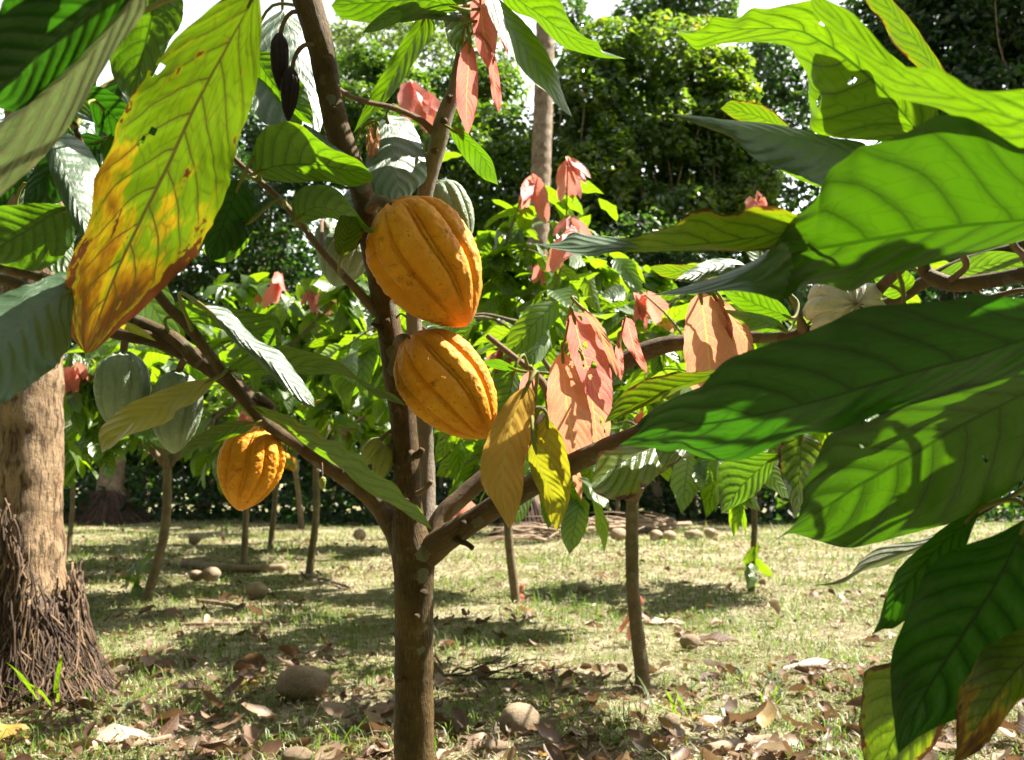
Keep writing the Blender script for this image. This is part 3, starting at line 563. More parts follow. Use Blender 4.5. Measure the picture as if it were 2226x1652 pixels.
leaf('red', 1.36, 1.38, .0, .02, [(1070, 112), (1074, 175), (1084, 246)], [(1062, 135), (1066, 185), (1072, 220)], [(1080, 135), (1090, 200), (1090, 225)], label='narrow young red leaf', grad=(-.9, -.35), bow=.01, **T)
leaf('red', 1.36, 1.38, .0, .02, [(1075, -10), (1090, 50), (1104, 122)], [(1072, 20), (1082, 70)], [(1092, 20), (1104, 80)], grad=(-.9, -.35), bow=.01, **T)
leaf('green', 1.30, 1.25, -.04, .05, [(1045, -35), (1110, 62), (1172, 150), (1244, 254)], [(1065, 35), (1113, 122), (1157, 178), (1187, 200), (1216, 234)], [(1100, 10), (1160, 70), (1204, 141), (1226, 209)], **T)
leaf('green', 1.36, 1.28, -.04, .05, [(1080, -30), (1170, 30), (1255, 88), (1360, 128)], [(1200, -15), (1241, 48), (1270, 78), (1300, 92), (1312, 116)], [(1105, 20), (1160, 42), (1190, 74), (1224, 102), (1258, 114), (1310, 126)], bite=.1, **T)
leaf('green', 1.40, 1.34, -.03, .03, [(976, 278), (1015, 305), (1052, 345), (1083, 402)], [(1005, 280), (1042, 315), (1070, 350)], [(985, 305), (1010, 345), (1045, 385)], **T)
leaf('edge', 1.20, 1.15, -.03, .03, [(742, 558), (752, 520), (762, 470)], [(730, 545), (726, 505), (740, 470)], [(775, 540), (790, 510), (785, 475)], pet=True, **T)
# left middle
leaf('green', 1.24, 1.16, -.055, .02, [(368, 690), (440, 685), (520, 705), (612, 750)], [(385, 655), (440, 656), (505, 668), (560, 680), (606, 690)], [(410, 698), (480, 715), (540, 740), (595, 752)], **T)
leaf('glossy', 1.02, .98, .035, -.045, [(440, 665), (505, 715), (575, 775), (640, 840), (684, 884)], [(470, 700), (510, 745), (560, 788), (610, 835), (655, 878)], [(490, 668), (556, 735), (607, 762), (640, 803), (678, 858)], grad=(.75,.95), arch=.012, label='shiny white green leaf', jag=.05, nu=70, **T)
leaf('green', 1.22, 1.16, -.06, .025, [(488, 806), (600, 802), (690, 796), (760, 812), (884, 883)], [(530, 772), (604, 750), (644, 757), (701, 771), (745, 791), (772, 815), (795, 840), (853, 856)], [(560, 815), (634, 812), (691, 814), (745, 816), (779, 832), (812, 858), (850, 872)], label='long green leaf reaching the upright stem', nu=70, ns=12, **T)
leaf('olive', 1.18, 1.06, .04, -.05, [(474, 820), (410, 850), (340, 890), (280, 925), (222, 984)], [(404, 830), (337, 853), (286, 874), (243, 904), (214, 940)], [(448, 853), (421, 877), (385, 892), (371, 914), (324, 933), (270, 950), (246, 970)], label='olive shaded leaf over the grey green pods', **T)
leaf('green', 1.22, 1.14, -.05, .03, [(558, 917), (500, 932), (440, 960), (383, 1003)], [(506, 915), (455, 931), (410, 960)], [(540, 937), (506, 950), (438, 972)], **T)
leaf('green', 1.21, 1.15, -.06, .02, [(551, 884), (605, 918), (657, 957), (710, 990), (772, 1036), (830, 1082), (940, 1152)],
     [(570, 884), (597, 894), (637, 905), (655, 922), (688, 930), (704, 952), (738, 961), (755, 978), (789, 990), (806, 1022), (860, 1052), (880, 1082), (912, 1104)], [(560, 897), (607, 924), (657, 964), (705, 996), (745, 1020), (772, 1048), (813, 1078), (860, 1100), (898, 1128)], jag=.05, label='long bright green leaf along the left branch', nu=80, ns=12, pet=True, **T)
leaf('olive', 1.22, 1.2, -.015, .015, [(246, 702), (285, 712), (340, 742)], [(270, 698), (310, 715)], [(268, 716), (310, 732)], pet=False, **T)
leaf('olive', 1.23, 1.22, -.01, .01, [(640, 893), (670, 880), (702, 868)], [(655, 882), (685, 870)], [(665, 888), (690, 878)], pet=False, **T)
# right young leaves
leaf('tan', 1.10, 1.16, -.03, .02, [(1148, 836), (1115, 910), (1096, 990), (1093, 1070), (1106, 1148)], [(1112, 860), (1076, 910), (1046, 990), (1047, 1050), (1076, 1100)], [(1163, 860), (1160, 930), (1142, 1000), (1138, 1060), (1130, 1100), (1117, 1134)], curl=.010, label='tan drooping young leaf', nu=70, ns=12, **T)
leaf('peach', 1.20, 1.25, .02, -.02, [(1222, 762), (1228, 840), (1238, 920), (1254, 1002)], [(1198, 795), (1188, 855), (1195, 930), (1224, 978)], [(1246, 785), (1272, 850), (1287, 910), (1288, 965), (1274, 998)], label='peach drooping young leaf', nu=70, ns=12, grad=(-.9, -.35), bow=.01, **T)
leaf('peach', 1.30, 1.32, .02, .0, [(1262, 770), (1285, 860), (1300, 975)], [(1262, 830), (1272, 900), (1285, 950)], [(1300, 830), (1326, 900), (1325, 950)], holes=[(.7, .7, .06), (.8, .8, .05)], grad=(-.9, -.35), bow=.01, **T)
leaf('red', 1.20, 1.25, .03, -.02, [(1244, 676), (1262, 750), (1288, 830), (1326, 908)], [(1230, 705), (1236, 760), (1252, 815), (1285, 868)], [(1274, 688), (1302, 735), (1327, 795), (1332, 855)], holes=[(.36, .42, .07), (.42, .44, .08), (.33, .62, .06), (.50, .40, .06), (.52, .66, .06), (.6, .47, .06), (.10, .8, .07)], label='red young leaf with holes', nu=70, ns=12, grad=(-.9, -.35), bow=.01, **T)
leaf('peach', 1.21, 1.26, .01, .01, [(1249, 654), (1288, 695), (1320, 755), (1341, 818)], [(1280, 700), (1312, 762), (1330, 800)], [(1295, 690), (1328, 745), (1342, 800)], grad=(-.9, -.35), bow=.01, **T)
leaf('red', 1.24, 1.28, -.015, .015, [(1362, 690), (1372, 730), (1384, 770), (1406, 814)], [(1352, 702), (1354, 740), (1372, 768), (1394, 800)], [(1378, 700), (1388, 740), (1397, 768), (1406, 792)], label='small pink young leaf', grad=(-.9, -.35), bow=.01, **T)
leaf('red', 1.26, 1.28, .0, .01, [(1345, 734), (1345, 780), (1350, 828)], [(1337, 760), (1338, 800)], [(1354, 765), (1356, 805)], grad=(-.9, -.35), bow=.01, **T)
leaf('peach', 1.24, 1.31, -.03, .05, [(1522, 634), (1532, 700), (1540, 770), (1548, 868)], [(1498, 660), (1486, 720), (1488, 790), (1505, 850)], [(1546, 645), (1578, 690), (1598, 740), (1606, 800), (1580, 850)], label='large peach young leaf', nu=70, ns=12, grad=(-.9, -.35), bow=.01, **T)
leaf('peach', 1.30, 1.36, .0, .03, [(1560, 640), (1590, 690), (1625, 740), (1640, 770)], [(1560, 680), (1580, 740), (1600, 770)], [(1600, 675), (1632, 720)], grad=(-.9, -.35), bow=.01, **T)
leaf('red', 1.23, 1.26, .0, .01, [(1545, 628), (1570, 680), (1592, 742)], [(1552, 660), (1575, 712)], [(1570, 660), (1592, 705)], grad=(-.9, -.35), bow=.01, **T)
leaf('olive', 1.14, 1.18, -.02, .02, [(1188, 903), (1195, 980), (1205, 1060), (1211, 1156)], [(1156, 945), (1158, 1000), (1175, 1080), (1195, 1130)], [(1222, 950), (1240, 1020), (1240, 1080), (1224, 1125)], label='yellow green hanging young leaf', grad=(-.9, -.35), bow=.01, **T)
leaf('olive', 1.10, 1.14, -.02, .01, [(1160, 958), (1172, 1010), (1195, 1060), (1226, 1120)], [(1148, 985), (1158, 1040), (1185, 1085)], [(1188, 982), (1216, 1040), (1230, 1085)], grad=(-.9, -.35), bow=.01, **T)
leaf('red', 1.20, 1.22, .0, .01, [(1153, 804), (1150, 870), (1142, 940), (1135, 1030)], [(1130, 830), (1130, 900), (1130, 960)], [(1166, 830), (1162, 900), (1152, 960)], grad=(-.9, -.35), bow=.01, **T)
leaf('peach', 1.24, 1.24, .0, .01, [(1250, 1010), (1254, 1040), (1264, 1090)], [(1244, 1030), (1250, 1060)], [(1262, 1030), (1266, 1060)], grad=(-.9, -.35), bow=.01, **T)
leaf('edge', 1.12, 1.02, -.05, .03, [(1570, 805), (1500, 830), (1420, 862), (1360, 890), (1313, 920)], [(1545, 805), (1470, 812), (1416, 820), (1362, 847), (1332, 885)], [(1544, 826), (1484, 846), (1450, 864), (1410, 880), (1366, 900)], label='green leaf with brown scorched margin', nu=70, ns=12, **T)
leaf('dark', 1.12, 1.05, .02, -.02, [(1570, 830), (1490, 860), (1430, 890), (1375, 935)], [(1520, 842), (1450, 872), (1400, 905)], [(1560, 870), (1500, 890), (1420, 925)], **T)
leaf('edge', 1.14, 1.04, .05, -.05, [(1500, 965), (1420, 975), (1350, 1008), (1286, 1052)], [(1440, 952), (1380, 962), (1330, 974), (1300, 985), (1294, 1015)], [(1478, 1000), (1425, 1040), (1400, 1062), (1370, 1084), (1330, 1088), (1292, 1072)], label='broad leaf under the front right branch', nu=70, ns=12, **T)
# right foreground
leaf('dark', .70, .90, -.05, .06, [(2360, 700), (2226, 738), (2120, 775), (2000, 806), (1880, 842), (1740, 882), (1600, 912), (1480, 930), (1345, 968)],
     [(2320, 640), (2226, 648), (2124, 638), (2074, 650), (1956, 660), (1872, 668), (1811, 697), (1737, 728), (1670, 748), (1585, 779), (1548, 812), (1517, 846), (1467, 864), (1414, 902), (1385, 940)],
     [(2300, 780), (2226, 813), (2124, 840), (2007, 874), (1939, 890), (1889, 908), (1855, 931), (1804, 941), (1737, 946), (1670, 977), (1618, 999), (1568, 1002), (1517, 992), (1484, 978), (1450, 982), (1405, 972)], quilt=.0028, label='big dark green leaf in the right foreground', nu=110, ns=18, curl=.008, jag=.012, **T)
leaf('deep', .84, .98, -.085, .05, [(2320, 800), (2226, 855), (2074, 931), (2000, 978), (1872, 1052), (1790, 1105), (1717, 1150), (1670, 1188)],
     [(2300, 750), (2200, 790), (2050, 845), (1950, 885), (1872, 922), (1804, 942), (1780, 986), (1767, 1015), (1746, 1056), (1744, 1100), (1722, 1145)],
     [(2280, 980), (2226, 1040), (2158, 1096), (2108, 1123), (2040, 1146), (1973, 1162), (1906, 1181), (1838, 1191), (1771, 1174), (1715, 1160)], quilt=.0028, holes=[(.35, .75, .018), (.62, .2, .02)], label='bright green leaf below the big dark leaf', nu=110, ns=18, curl=.008, jag=.012, **T)
leaf('pale', .93, 1.0, .02, .02, [(2230, 1060), (2108, 1135), (2007, 1185), (1900, 1222), (1820, 1262), (1764, 1273)], [(2158, 1092), (2108, 1120), (2007, 1170), (1919, 1187), (1872, 1217), (1836, 1258)], [(2074, 1160), (1973, 1208), (1922, 1230), (1879, 1240), (1825, 1270)], label='thin pale leaf edge', **T)
leaf('dark', .80, .84, .04, -.05, [(2240, 1120), (2158, 1278), (2091, 1382), (2040, 1460), (1997, 1534), (1954, 1638)],
     [(2168, 1160), (2074, 1193), (2027, 1224), (2000, 1264), (1980, 1315), (1949, 1389), (1936, 1433), (1936, 1500), (1943, 1567), (1949, 1618)],
     [(2330, 1200), (2310, 1350), (2240, 1460), (2140, 1540), (2074, 1566), (2007, 1596), (1972, 1622)], quilt=.0028, label='large dark hanging leaf at the right', nu=90, ns=16, curl=.008, jag=.015, **T)
leaf('dark', .90, .94, .03, -.02, [(2130, 1110), (2030, 1200), (1950, 1300), (1896, 1380)], [(2060, 1140), (1963, 1224), (1937, 1266), (1920, 1312), (1912, 1345)], [(2080, 1230), (2010, 1310), (1950, 1362), (1920, 1368)], **T)
leaf('edge', .88, .92, -.02, .02, [(2085, 1400), (2000, 1500), (1945, 1600), (1895, 1725)], [(1960, 1432), (1892, 1450), (1875, 1470), (1872, 1517), (1866, 1567), (1875, 1640)], [(2075, 1520), (2050, 1590), (2010, 1650), (1950, 1700)], label='leaf with yellow veins at the bottom right', **T)
leaf('sick', .74, .78, .03, -.03, [(2300, 1360), (2190, 1480), (2130, 1570), (2068, 1665)], [(2226, 1362), (2158, 1397), (2131, 1416), (2108, 1466), (2084, 1500), (2077, 1567), (2078, 1625)], [(2290, 1460), (2226, 1518), (2202, 1540), (2141, 1622), (2100, 1650)], label='yellowing leaf in the bottom right corner', nu=80, ns=14, **T)
leaf('deep', .66, .90, -.075, .06, [(2360, 455), (2226, 479), (2074, 495), (1872, 526), (1703, 556), (1630, 588), (1530, 622), (1414, 642)],
     [(2340, 380), (2226, 325), (2120, 262), (2080, 250), (2040, 249), (1990, 276), (1956, 293), (1906, 310), (1865, 320), (1838, 344), (1804, 367), (1788, 398), (1771, 438), (1720, 480), (1680, 530), (1640, 565), (1560, 600), (1480, 625)],
     [(2300, 500), (2226, 522), (2124, 550), (2040, 570), (1973, 587), (1906, 604), (1850, 634), (1800, 620), (1750, 622), (1700, 652), (1650, 640), (1590, 632), (1500, 640)], twist=.70, quilt=.0028, label='big blurred bright green leaf at the right', nu=110, ns=18, curl=.010, jag=.012, **T)
leaf('edge', .82, .98, -.04, .02, [(1790, 490), (1670, 512), (1540, 530), (1400, 538), (1270, 532), (1146, 530)], [(1670, 446), (1585, 466), (1534, 453), (1490, 465), (1467, 489), (1399, 509), (1366, 517), (1281, 510), (1245, 505), (1210, 528)],
     [(1670, 543), (1517, 544), (1400, 548), (1332, 548), (1281, 557), (1214, 543), (1180, 534)], twist=.66, label='long green leaf with a grey twisted tip', nu=90, ns=14, jag=.03, **T)
leaf('green', .92, 1.05, .05, -.05, [(2010, 305), (1922, 199), (1848, 131), (1781, 88), (1730, 66), (1640, 62), (1550, 72), (1472, 66)],
     [(1980, 310), (1880, 305), (1770, 290), (1762, 243), (1757, 212), (1757, 182), (1750, 155), (1730, 126), (1715, 103), (1670, 93), (1602, 93), (1551, 98), (1514, 108), (1488, 84)],
     [(2040, 240), (1975, 150), (1900, 90), (1850, 30), (1790, 0), (1735, 5), (1670, 18), (1635, 17), (1602, 40), (1551, 37), (1534, 57), (1497, 72)], quilt=.0028, holes=[(.33, .40, .03), (.52, .72, .025), (.40, .12, .03)], label='bright green leaf against the sky with a brown tip', nu=110, ns=16, jag=.02, **T)
leaf('edge', .98, 1.05, .04, -.03, [(2060, 200), (2000, 100), (1950, 40), (1890, -50)], [(2010, 160), (1942, 96), (1919, 50), (1880, 0)], [(2065, 170), (2020, 101), (1996, 64), (1960, 20), (1920, -20)], **T)
leaf('green', .58, .72, -.035, .05, [(2380, 250), (2226, 262), (2100, 218), (1990, 182), (1920, 132), (1850, 75), (1760, -20)], [(2330, 190), (2226, 194), (2158, 199), (2108, 192), (2074, 168), (2030, 148), (1963, 143), (1919, 101), (1885, 61), (1851, 27), (1800, 0)],
     [(2330, 320), (2226, 322), (2175, 307), (2108, 276), (2040, 236), (1973, 219), (1932, 199), (1888, 145), (1830, 90), (1770, 30)], quilt=.0028, label='nearest blurred bright green leaf', nu=90, ns=14, curl=.010, jag=.01, **T)
leaf('glossy', .94, 1.02, .03, -.055, [(1890, 345), (1800, 318), (1700, 295), (1600, 276), (1540, 262), (1449, 246)], [(1880, 390), (1790, 405), (1737, 384), (1690, 368), (1640, 345), (1590, 300), (1540, 280)], [(1878, 310), (1804, 297), (1737, 280), (1670, 268), (1578, 260), (1534, 254), (1484, 250)], label='dark glossy leaf pointing left at the right', nu=80, ns=14, grad=(.2,1.1), arch=.015, **T)
leaf('green', .965, 1.0, .0, .03, [(1880, 352), (1780, 350), (1680, 325), (1560, 275)], [(1800, 340), (1700, 305), (1620, 285)], [(1850, 410), (1777, 406), (1690, 368), (1610, 315)], pet=False, **T)
leaf('edge', 1.04, 1.06, -.02, .02, [(1740, 300), (1670, 262), (1620, 245), (1566, 236)], [(1680, 240), (1635, 222), (1590, 218)], [(1700, 300), (1630, 275), (1590, 255)], **T)
leaf('green', 1.10, 1.12, -.04, .03, [(1695, 983), (1650, 1020), (1610, 1060), (1568, 1116)], [(1640, 985), (1568, 1004), (1562, 1060)], [(1686, 1010), (1650, 1068), (1605, 1098)], **T)
leaf('edge', 1.08, 1.12, -.03, .03, [(1742, 935), (1740, 1000), (1736, 1060), (1728, 1128)], [(1694, 965), (1697, 1030), (1710, 1065)], [(1788, 970), (1772, 1040), (1748, 1085)], **T)
leaf('edge', 1.18, 1.2, -.03, .02, [(1580, 588), (1520, 590), (1460, 590), (1411, 580)], [(1530, 578), (1470, 574), (1435, 575)], [(1550, 606), (1490, 608), (1440, 602)], **T)
leaf('glossy', 1.15, 1.1, .03, -.03, [(1625, 580), (1570, 575), (1520, 595), (1470, 608)], [(1600, 565), (1550, 562), (1500, 585)], [(1610, 600), (1560, 600), (1510, 615)], grad=(.6,.8), arch=.015, **T)
leaf('green', 1.30, 1.22, -.05, .03, [(1722, 690), (1670, 672), (1620, 650), (1555, 612)], [(1700, 660), (1650, 625), (1590, 605)], [(1700, 698), (1640, 688), (1590, 655)], **T)
leaf('green', 1.30, 1.24, -.03, .03, [(1710, 718), (1660, 700), (1570, 672)], [(1690, 695), (1640, 680)], [(1690, 722), (1640, 720)], **T)
leaf('green', 1.25, 1.3, -.04, .04, [(2030, 600), (2110, 585), (2180, 570), (2260, 560)], [(2080, 570), (2160, 545)], [(2080, 605), (2160, 600), (2220, 585)], **T)
leaf('green', 1.3, 1.35, -.04, .04, [(1965, 640), (1935, 612), (1915, 590), (1900, 560)], [(1990, 610), (1960, 580)], [(1940, 650), (1905, 625)], **T)
leaf('green', 1.42, 1.45, -.04, .04, [(1120, 800), (1105, 870), (1085, 940)], [(1070, 820), (1060, 890)], [(1135, 850), (1120, 910)], **T)
leaf('green', 1.38, 1.4, -.03, .03, [(1130, 806), (1090, 792), (1045, 788)], [(1090, 782), (1060, 782)], [(1100, 806), (1070, 800)], **T)
leaf('dark', 1.22, 1.26, -.03, .03, [(215, 150), (150, 190), (95, 240), (40, 310)], [(160, 150), (95, 190), (50, 250)], [(200, 215), (150, 270), (90, 310)], **T)
leaf('dark', 1.30, 1.25, -.03, .03, [(230, 300), (160, 330), (100, 380), (50, 450)], [(180, 290), (105, 330), (60, 390)], [(220, 360), (170, 420), (100, 450)], **T)
leaf('green', 1.34, 1.30, -.03, .03, [(60, 400), (100, 470), (130, 530), (150, 600)], [(40, 450), (70, 530), (110, 590)], [(110, 420), (155, 490), (170, 560)], **T)
leaf('dark', 1.4, 1.4, -.03, .03, [(170, 40), (150, 110), (120, 180), (80, 250)], [(110, 60), (85, 130), (75, 200)], [(210, 90), (190, 160), (140, 220)], **T)
leaf('peach', 1.34, 1.34, .0, .01, [(818, 272), (814, 310), (806, 362)], [(806, 285), (802, 320), (800, 345)], [(826, 290), (824, 320), (814, 348)], label='small curled young shoot leaf between the stems', **T)
leaf('tan', 1.34, 1.34, .0, .01, [(806, 268), (800, 300), (797, 330)], [(799, 280), (795, 305)], [(811, 282), (806, 310)], **T)
# leaves filling the left cluster
for i in range(20):
    x = random.uniform(-40, 560); y = random.uniform(40, 640)
    if x > 420 and y > 420: x -= 250
    d = random.uniform(1.15, 1.65); l = random.uniform(150, 230); an = random.uniform(.6, 2.4); w = l * random.uniform(.17, .24)
    bx, by = x, y; tx, ty = x + math.cos(an) * l, y + math.sin(an) * l; nx, ny = -math.sin(an) * w, math.cos(an) * w
    mm = [(bx, by), (bx + (tx - bx) * .5 + random.uniform(-15, 15), by + (ty - by) * .5), (tx, ty)]
    ed = lambda s: [(bx + (tx - bx) * f + nx * s * g, by + (ty - by) * f + ny * s * g) for f, g in ((.15, .75), (.4, 1), (.65, .85), (.85, .45))]
    leaf(random.choice(['green', 'green', 'dark', 'glossy']), d, d - .05, random.uniform(-.05, .05), random.uniform(-.05, .05), mm, ed(1), ed(-1), nu=32, ns=6, **T)
# unseen leaves added above and beside the view to shade the right leaves
def lerp_leaf(mid, up, lo, ds, k):
    m = cr(mid, 40); out = []
    for i in range(k):
        q = m[rng.integers(2, 38)]; dy = rng.uniform(up, lo); out.append(P(q[0], q[1] + dy, np.interp(q[0], ds[0], ds[1])))
    return np.array(out)
T1 = lerp_leaf([(2260, 735), (2000, 806), (1740, 882), (1460, 935)], -120, 30, ((1345, 2360), (.90, .70)), 90)
T2 = lerp_leaf([(2240, 1160), (2091, 1382), (1990, 1560)], -60, 60, ((1900, 2300), (.84, .79)), 40)
pp = []; cen = np.array([(.95, 1.0, 1.75), (1.15, 1.15, 1.5), (.8, 1.25, 1.95), (1.2, .8, 1.3)])
B8 = np.vstack([P(np.linspace(1500, 2250, 16), np.linspace(yy0, yy1, 16), np.linspace(.86, dd, 16)) for yy0, yy1, dd in ((600, 300, .6), (600, 400, .64), (610, 480, .68))] + [P(np.linspace(1500, 2226, 12), np.linspace(60, 250, 12), np.linspace(1.0, .62, 12)), P(np.linspace(1560, 1900, 8), np.linspace(80, 280, 8), np.linspace(1.0, .92, 8)), P(np.linspace(1150, 1750, 10), np.linspace(530, 490, 10), np.linspace(.98, .83, 10)), P(np.linspace(640, 900, 10), np.linspace(0, 1600, 10), np.full(10, 1.28)), P(np.array([1740, 1790, 1850, 1900, 1960, 1800, 1880, 1960, 2040, 1790, 1860]), np.array([1120, 1060, 1000, 950, 910, 1120, 1080, 1020, 960, 1000, 930]), np.full(11, .93)), P(np.array([930, 980]), np.array([570, 840]), np.full(2, 1.2))])
def clear(p):
    v = p - B8; t = v @ SUN; m = np.linalg.norm(v - t[:, None] * SUN, axis=1); return not np.any((m < .10) & (t > 0))
def offscreen(p):
    v = p - CAM; d = v @ FV; px = CX + FL * v[0] / d; py = CY - FL * (v @ UV_) / d; return d < .1 or px > W + 330 or py < -330
for tgt in np.vstack([T1, T2]):
    for t in np.linspace(rng.uniform(.35, .5), 1.7, 16):
        p = tgt + SUN * t
        if offscreen(p) and clear(p): pp.append(p); break
pp = np.array(pp); tt = rng.normal(0, 1, pp.shape) + np.array([-.2, -.3, -.6]); nn = rng.normal(0, .35, pp.shape) + SUN
tt -= nn * ((tt * nn).sum(1) / (nn * nn).sum(1))[:, None]; pp = pp - tt / np.linalg.norm(tt, axis=1)[:, None] * .12
print('shade leaves', len(pp))
k = len(pp); v, q, u, r = leaf_batch(pp, tt, nn, rng.uniform(.2, .3, k), rng.uniform(.04, .055, k), rng.uniform(.1, .4, k), rng.uniform(0, .4, k), rng.uniform(0, 1, k), 8)
mb = MB(); mb.add(v, q, None, u, r, 0)
for c in cen:
    allp = np.vstack(SK); t = allp[np.argmin(np.linalg.norm(allp - c, axis=1))]
    pt = cr(np.array([t, (t + c) / 2 + (0, 0, .05), c]), 12); vv, qq, uu = tube(pt, np.linspace(.008, .003, 12), 8); mb.add(vv, qq, None, uu, .5, 1)
fo = mb.build('shade_leaves', (M['crown'], M['twig']), tree); fo['kind'] = 'stuff'
# ================================================================== GROVE TREES
def grove_tree(px, py, fork, top, R, seed, label, r0=.03, nl=330, red=3, lean=(0, 0), pods=(), reds=(), thin=False, spread=5, lsize=(.19, .31), bright=0.0, kink=None, dens=2.1):
    r = np.random.default_rng(seed); b = G(px, py) if not isinstance(px, tuple) else np.array([px[0], px[1], 0.0])
    t = empty('cacao_tree', b, label, 'cacao tree', 'cacao trees of the grove')
    fk = b + np.array([lean[0], lean[1], fork])
    mb = MB()
    mid = (b + fk) / 2 + np.array([r.normal(0, .03), r.normal(0, .03), 0])
    if kink is not None: mid = (b + fk) / 2 + np.array([kink, 0, 0])
    p = cr(np.array([b + (0, 0, -.08), b + (0, 0, .05), mid, fk]), 30)
    rr = np.interp(np.linspace(0, 1, 30), [0, .1, .5, 1], [r0 * 1.5, r0 * 1.1, r0, r0 * .95])
    v, q, u = tube(p, rr, 14, .10, 25); mb.add(v, q, None, u)
    tips = []; lp = []; lt = []
    a0 = r.uniform(0, 6.28)
    for i in range(spread):
        az = a0 + i * 2 * PI / spread + r.normal(0, .25); el = r.uniform(.35, .8)
        ln = R * r.uniform(.8, 1.15); up = (top - fork) * r.uniform(.45, .95)
        e = fk + np.array([math.cos(az) * ln, math.sin(az) * ln, up]); m_ = fk + np.array([math.cos(az) * ln * .5, math.sin(az) * ln * .5, up * .35 + .1])
        c = cr(np.array([fk - (0, 0, .06), fk + (m_ - fk) * .3 + (0, 0, .03), m_, e]), 22)
        v, q, u = tube(c, np.linspace(r0 * .75, r0 * .22, 22), 9, .08, 30); mb.add(v, q, None, u)
        nt = 9 if not thin else 3
        for j in range(nt):
            k = int(np.interp(j, [0, nt - 1], [6, 21])); s = c[k]
            az2 = az + r.normal(0, 1.1); l2 = R * r.uniform(.35, .62)
            d2 = np.array([math.cos(az2), math.sin(az2), r.uniform(-.55, .75)]); d2 /= np.linalg.norm(d2)
            e2 = s + d2 * l2 - np.array([0, 0, .12 * l2])
            c2 = cr(np.array([s, s + d2 * l2 * .5 + (0, 0, .04), e2]), 12)
            v, q, u = tube(c2, np.linspace(r0 * .26, .003, 12), 6); mb.add(v, q, None, u)
            tips.append(e2); nlv = max(3, int(nl / (spread * nt)))
            for f in np.linspace(.2, 1, nlv):
                kk = int(f * 11); tg = c2[min(kk + 1, 11)] - c2[max(kk - 1, 0)]; tg /= np.linalg.norm(tg)
                sd = np.cross(tg, [0, 0, 1.0]); sd /= np.linalg.norm(sd) + 1e-6
                sgn = 1 if r.random() < .5 else -1
                lp.append(c2[kk] + r.normal(0, .012, 3)); lt.append(tg * r.uniform(.3, .9) + sd * sgn * r.uniform(.4, 1) + np.array([0, 0, -r.uniform(.1, .9)]))
    lp = np.array(lp); lt = np.array(lt); n = len(lp)
    mb.build('trunk', (M['barkmid'],), t)
    rp = r.integers(0, n, int(dens * n)); lp2 = lp[rp] + r.normal(0, .035, (len(rp), 3)); lt2 = lt[rp] + r.normal(0, .35, (len(rp), 3)); lp, lt, n = lp2, lt2, len(rp)
    nn = r.normal(0, .45, (n, 3)) + np.array([0, 0, 1.0])
    L = r.uniform(*lsize, n)
    rv = np.clip(r.beta(1.6, 1.8, n) + bright, 0, 1)
    v, q, u, rn = leaf_batch(lp, lt, nn, L, L * r.uniform(.17, .22, n), r.uniform(.05, .45, n), r.uniform(0, .45, n), rv, 7)
    mesh_np('crown', v, q, None, u, rn, (M['crown'],), None, t)
    if red:
        idx = r.choice(len(tips), min(red, len(tips)), False)
        pp = np.repeat(np.array(tips)[idx], 5, 0) + r.normal(0, .02, (len(idx) * 5, 3)); k = len(pp)
        tt = r.normal(0, .3, (k, 3)) + np.array([0, 0, -1.0]); n2 = r.normal(0, 1, (k, 3)); n2[:, 2] *= .2
        L = r.uniform(.12, .22, k); v, q, u, rn = leaf_batch(pp, tt, n2, L, L * .17, r.uniform(-.1, .2, k), r.uniform(0, .4, k), r.uniform(0, 1, k), 6)
        o = mesh_np('young_leaves', v, q, None, u, rn, (M['crown_red'],), None, t); o['label'] = 'red and orange young leaves at the shoot tips'
    if reds:
        mb = MB(); gm = MB()
        for (x0, y0, d, ln) in reds:
            a_ = P(x0, y0, d); near = lp[np.argmin(np.linalg.norm(lp - a_, axis=1))]
            c = cr(np.array([near, (near + a_) / 2 + (0, 0, .05), a_]), 8); v, q, u = tube(c, np.linspace(.008, .004, 8), 6); mb.add(v, q, None, u, .5, 1)
            kg = 22; cg = c[r.integers(1, 7, kg)] + r.normal(0, .09, (kg, 3)) + np.array([0, .20, -.08]); tg_ = r.normal(0, .8, (kg, 3)) + np.array([0, -.1, -.5]); ng = r.normal(0, .45, (kg, 3)) + np.array([0, 0, 1.0])
            Lg = r.uniform(.2, .3, kg); v, q, u, rn = leaf_batch(cg, tg_, ng, Lg, Lg * .19, r.uniform(.05, .45, kg), r.uniform(0, .4, kg), r.uniform(.2, 1, kg), 7); gm.add(v, q, None, u, rn, 0)
            kk = 6; tt = r.normal(0, .35, (kk, 3)) + np.array([0, 0, -1.0]); n2 = r.normal(0, .5, (kk, 3)) + np.array([.3, -.8, .3]); L = r.uniform(.6, 1.1, kk) * ln
            v, q, u, rn = leaf_batch(np.repeat(a_[None], kk, 0) + r.normal(0, .015, (kk, 3)), tt, n2, L, L * .18, r.uniform(-.1, .2, kk), r.uniform(0, .4, kk), r.uniform(0, 1, kk), 8); mb.add(v, q, None, u, rn, 0)
        o = mb.build('young_leaves', (M['crown_red'], M['petiole']), t); o['label'] = 'hanging red young leaves in tufts'
        gm.build('leafy_shoots', (M['crown'],), t)['kind'] = 'stuff'
    for (mt, x0, y0, x1, y1, d, rad) in pods:
        a_ = P(x0, y0, d); near = lp[np.argmin(np.linalg.norm(lp - a_, axis=1))]
        pod('pod', M[mt], a_, P(x1, y1, d), rad, t, seed, nl=30, na=40, stalk=[near, a_ + (0, 0, .03)], stalk_r=.004)
    return t
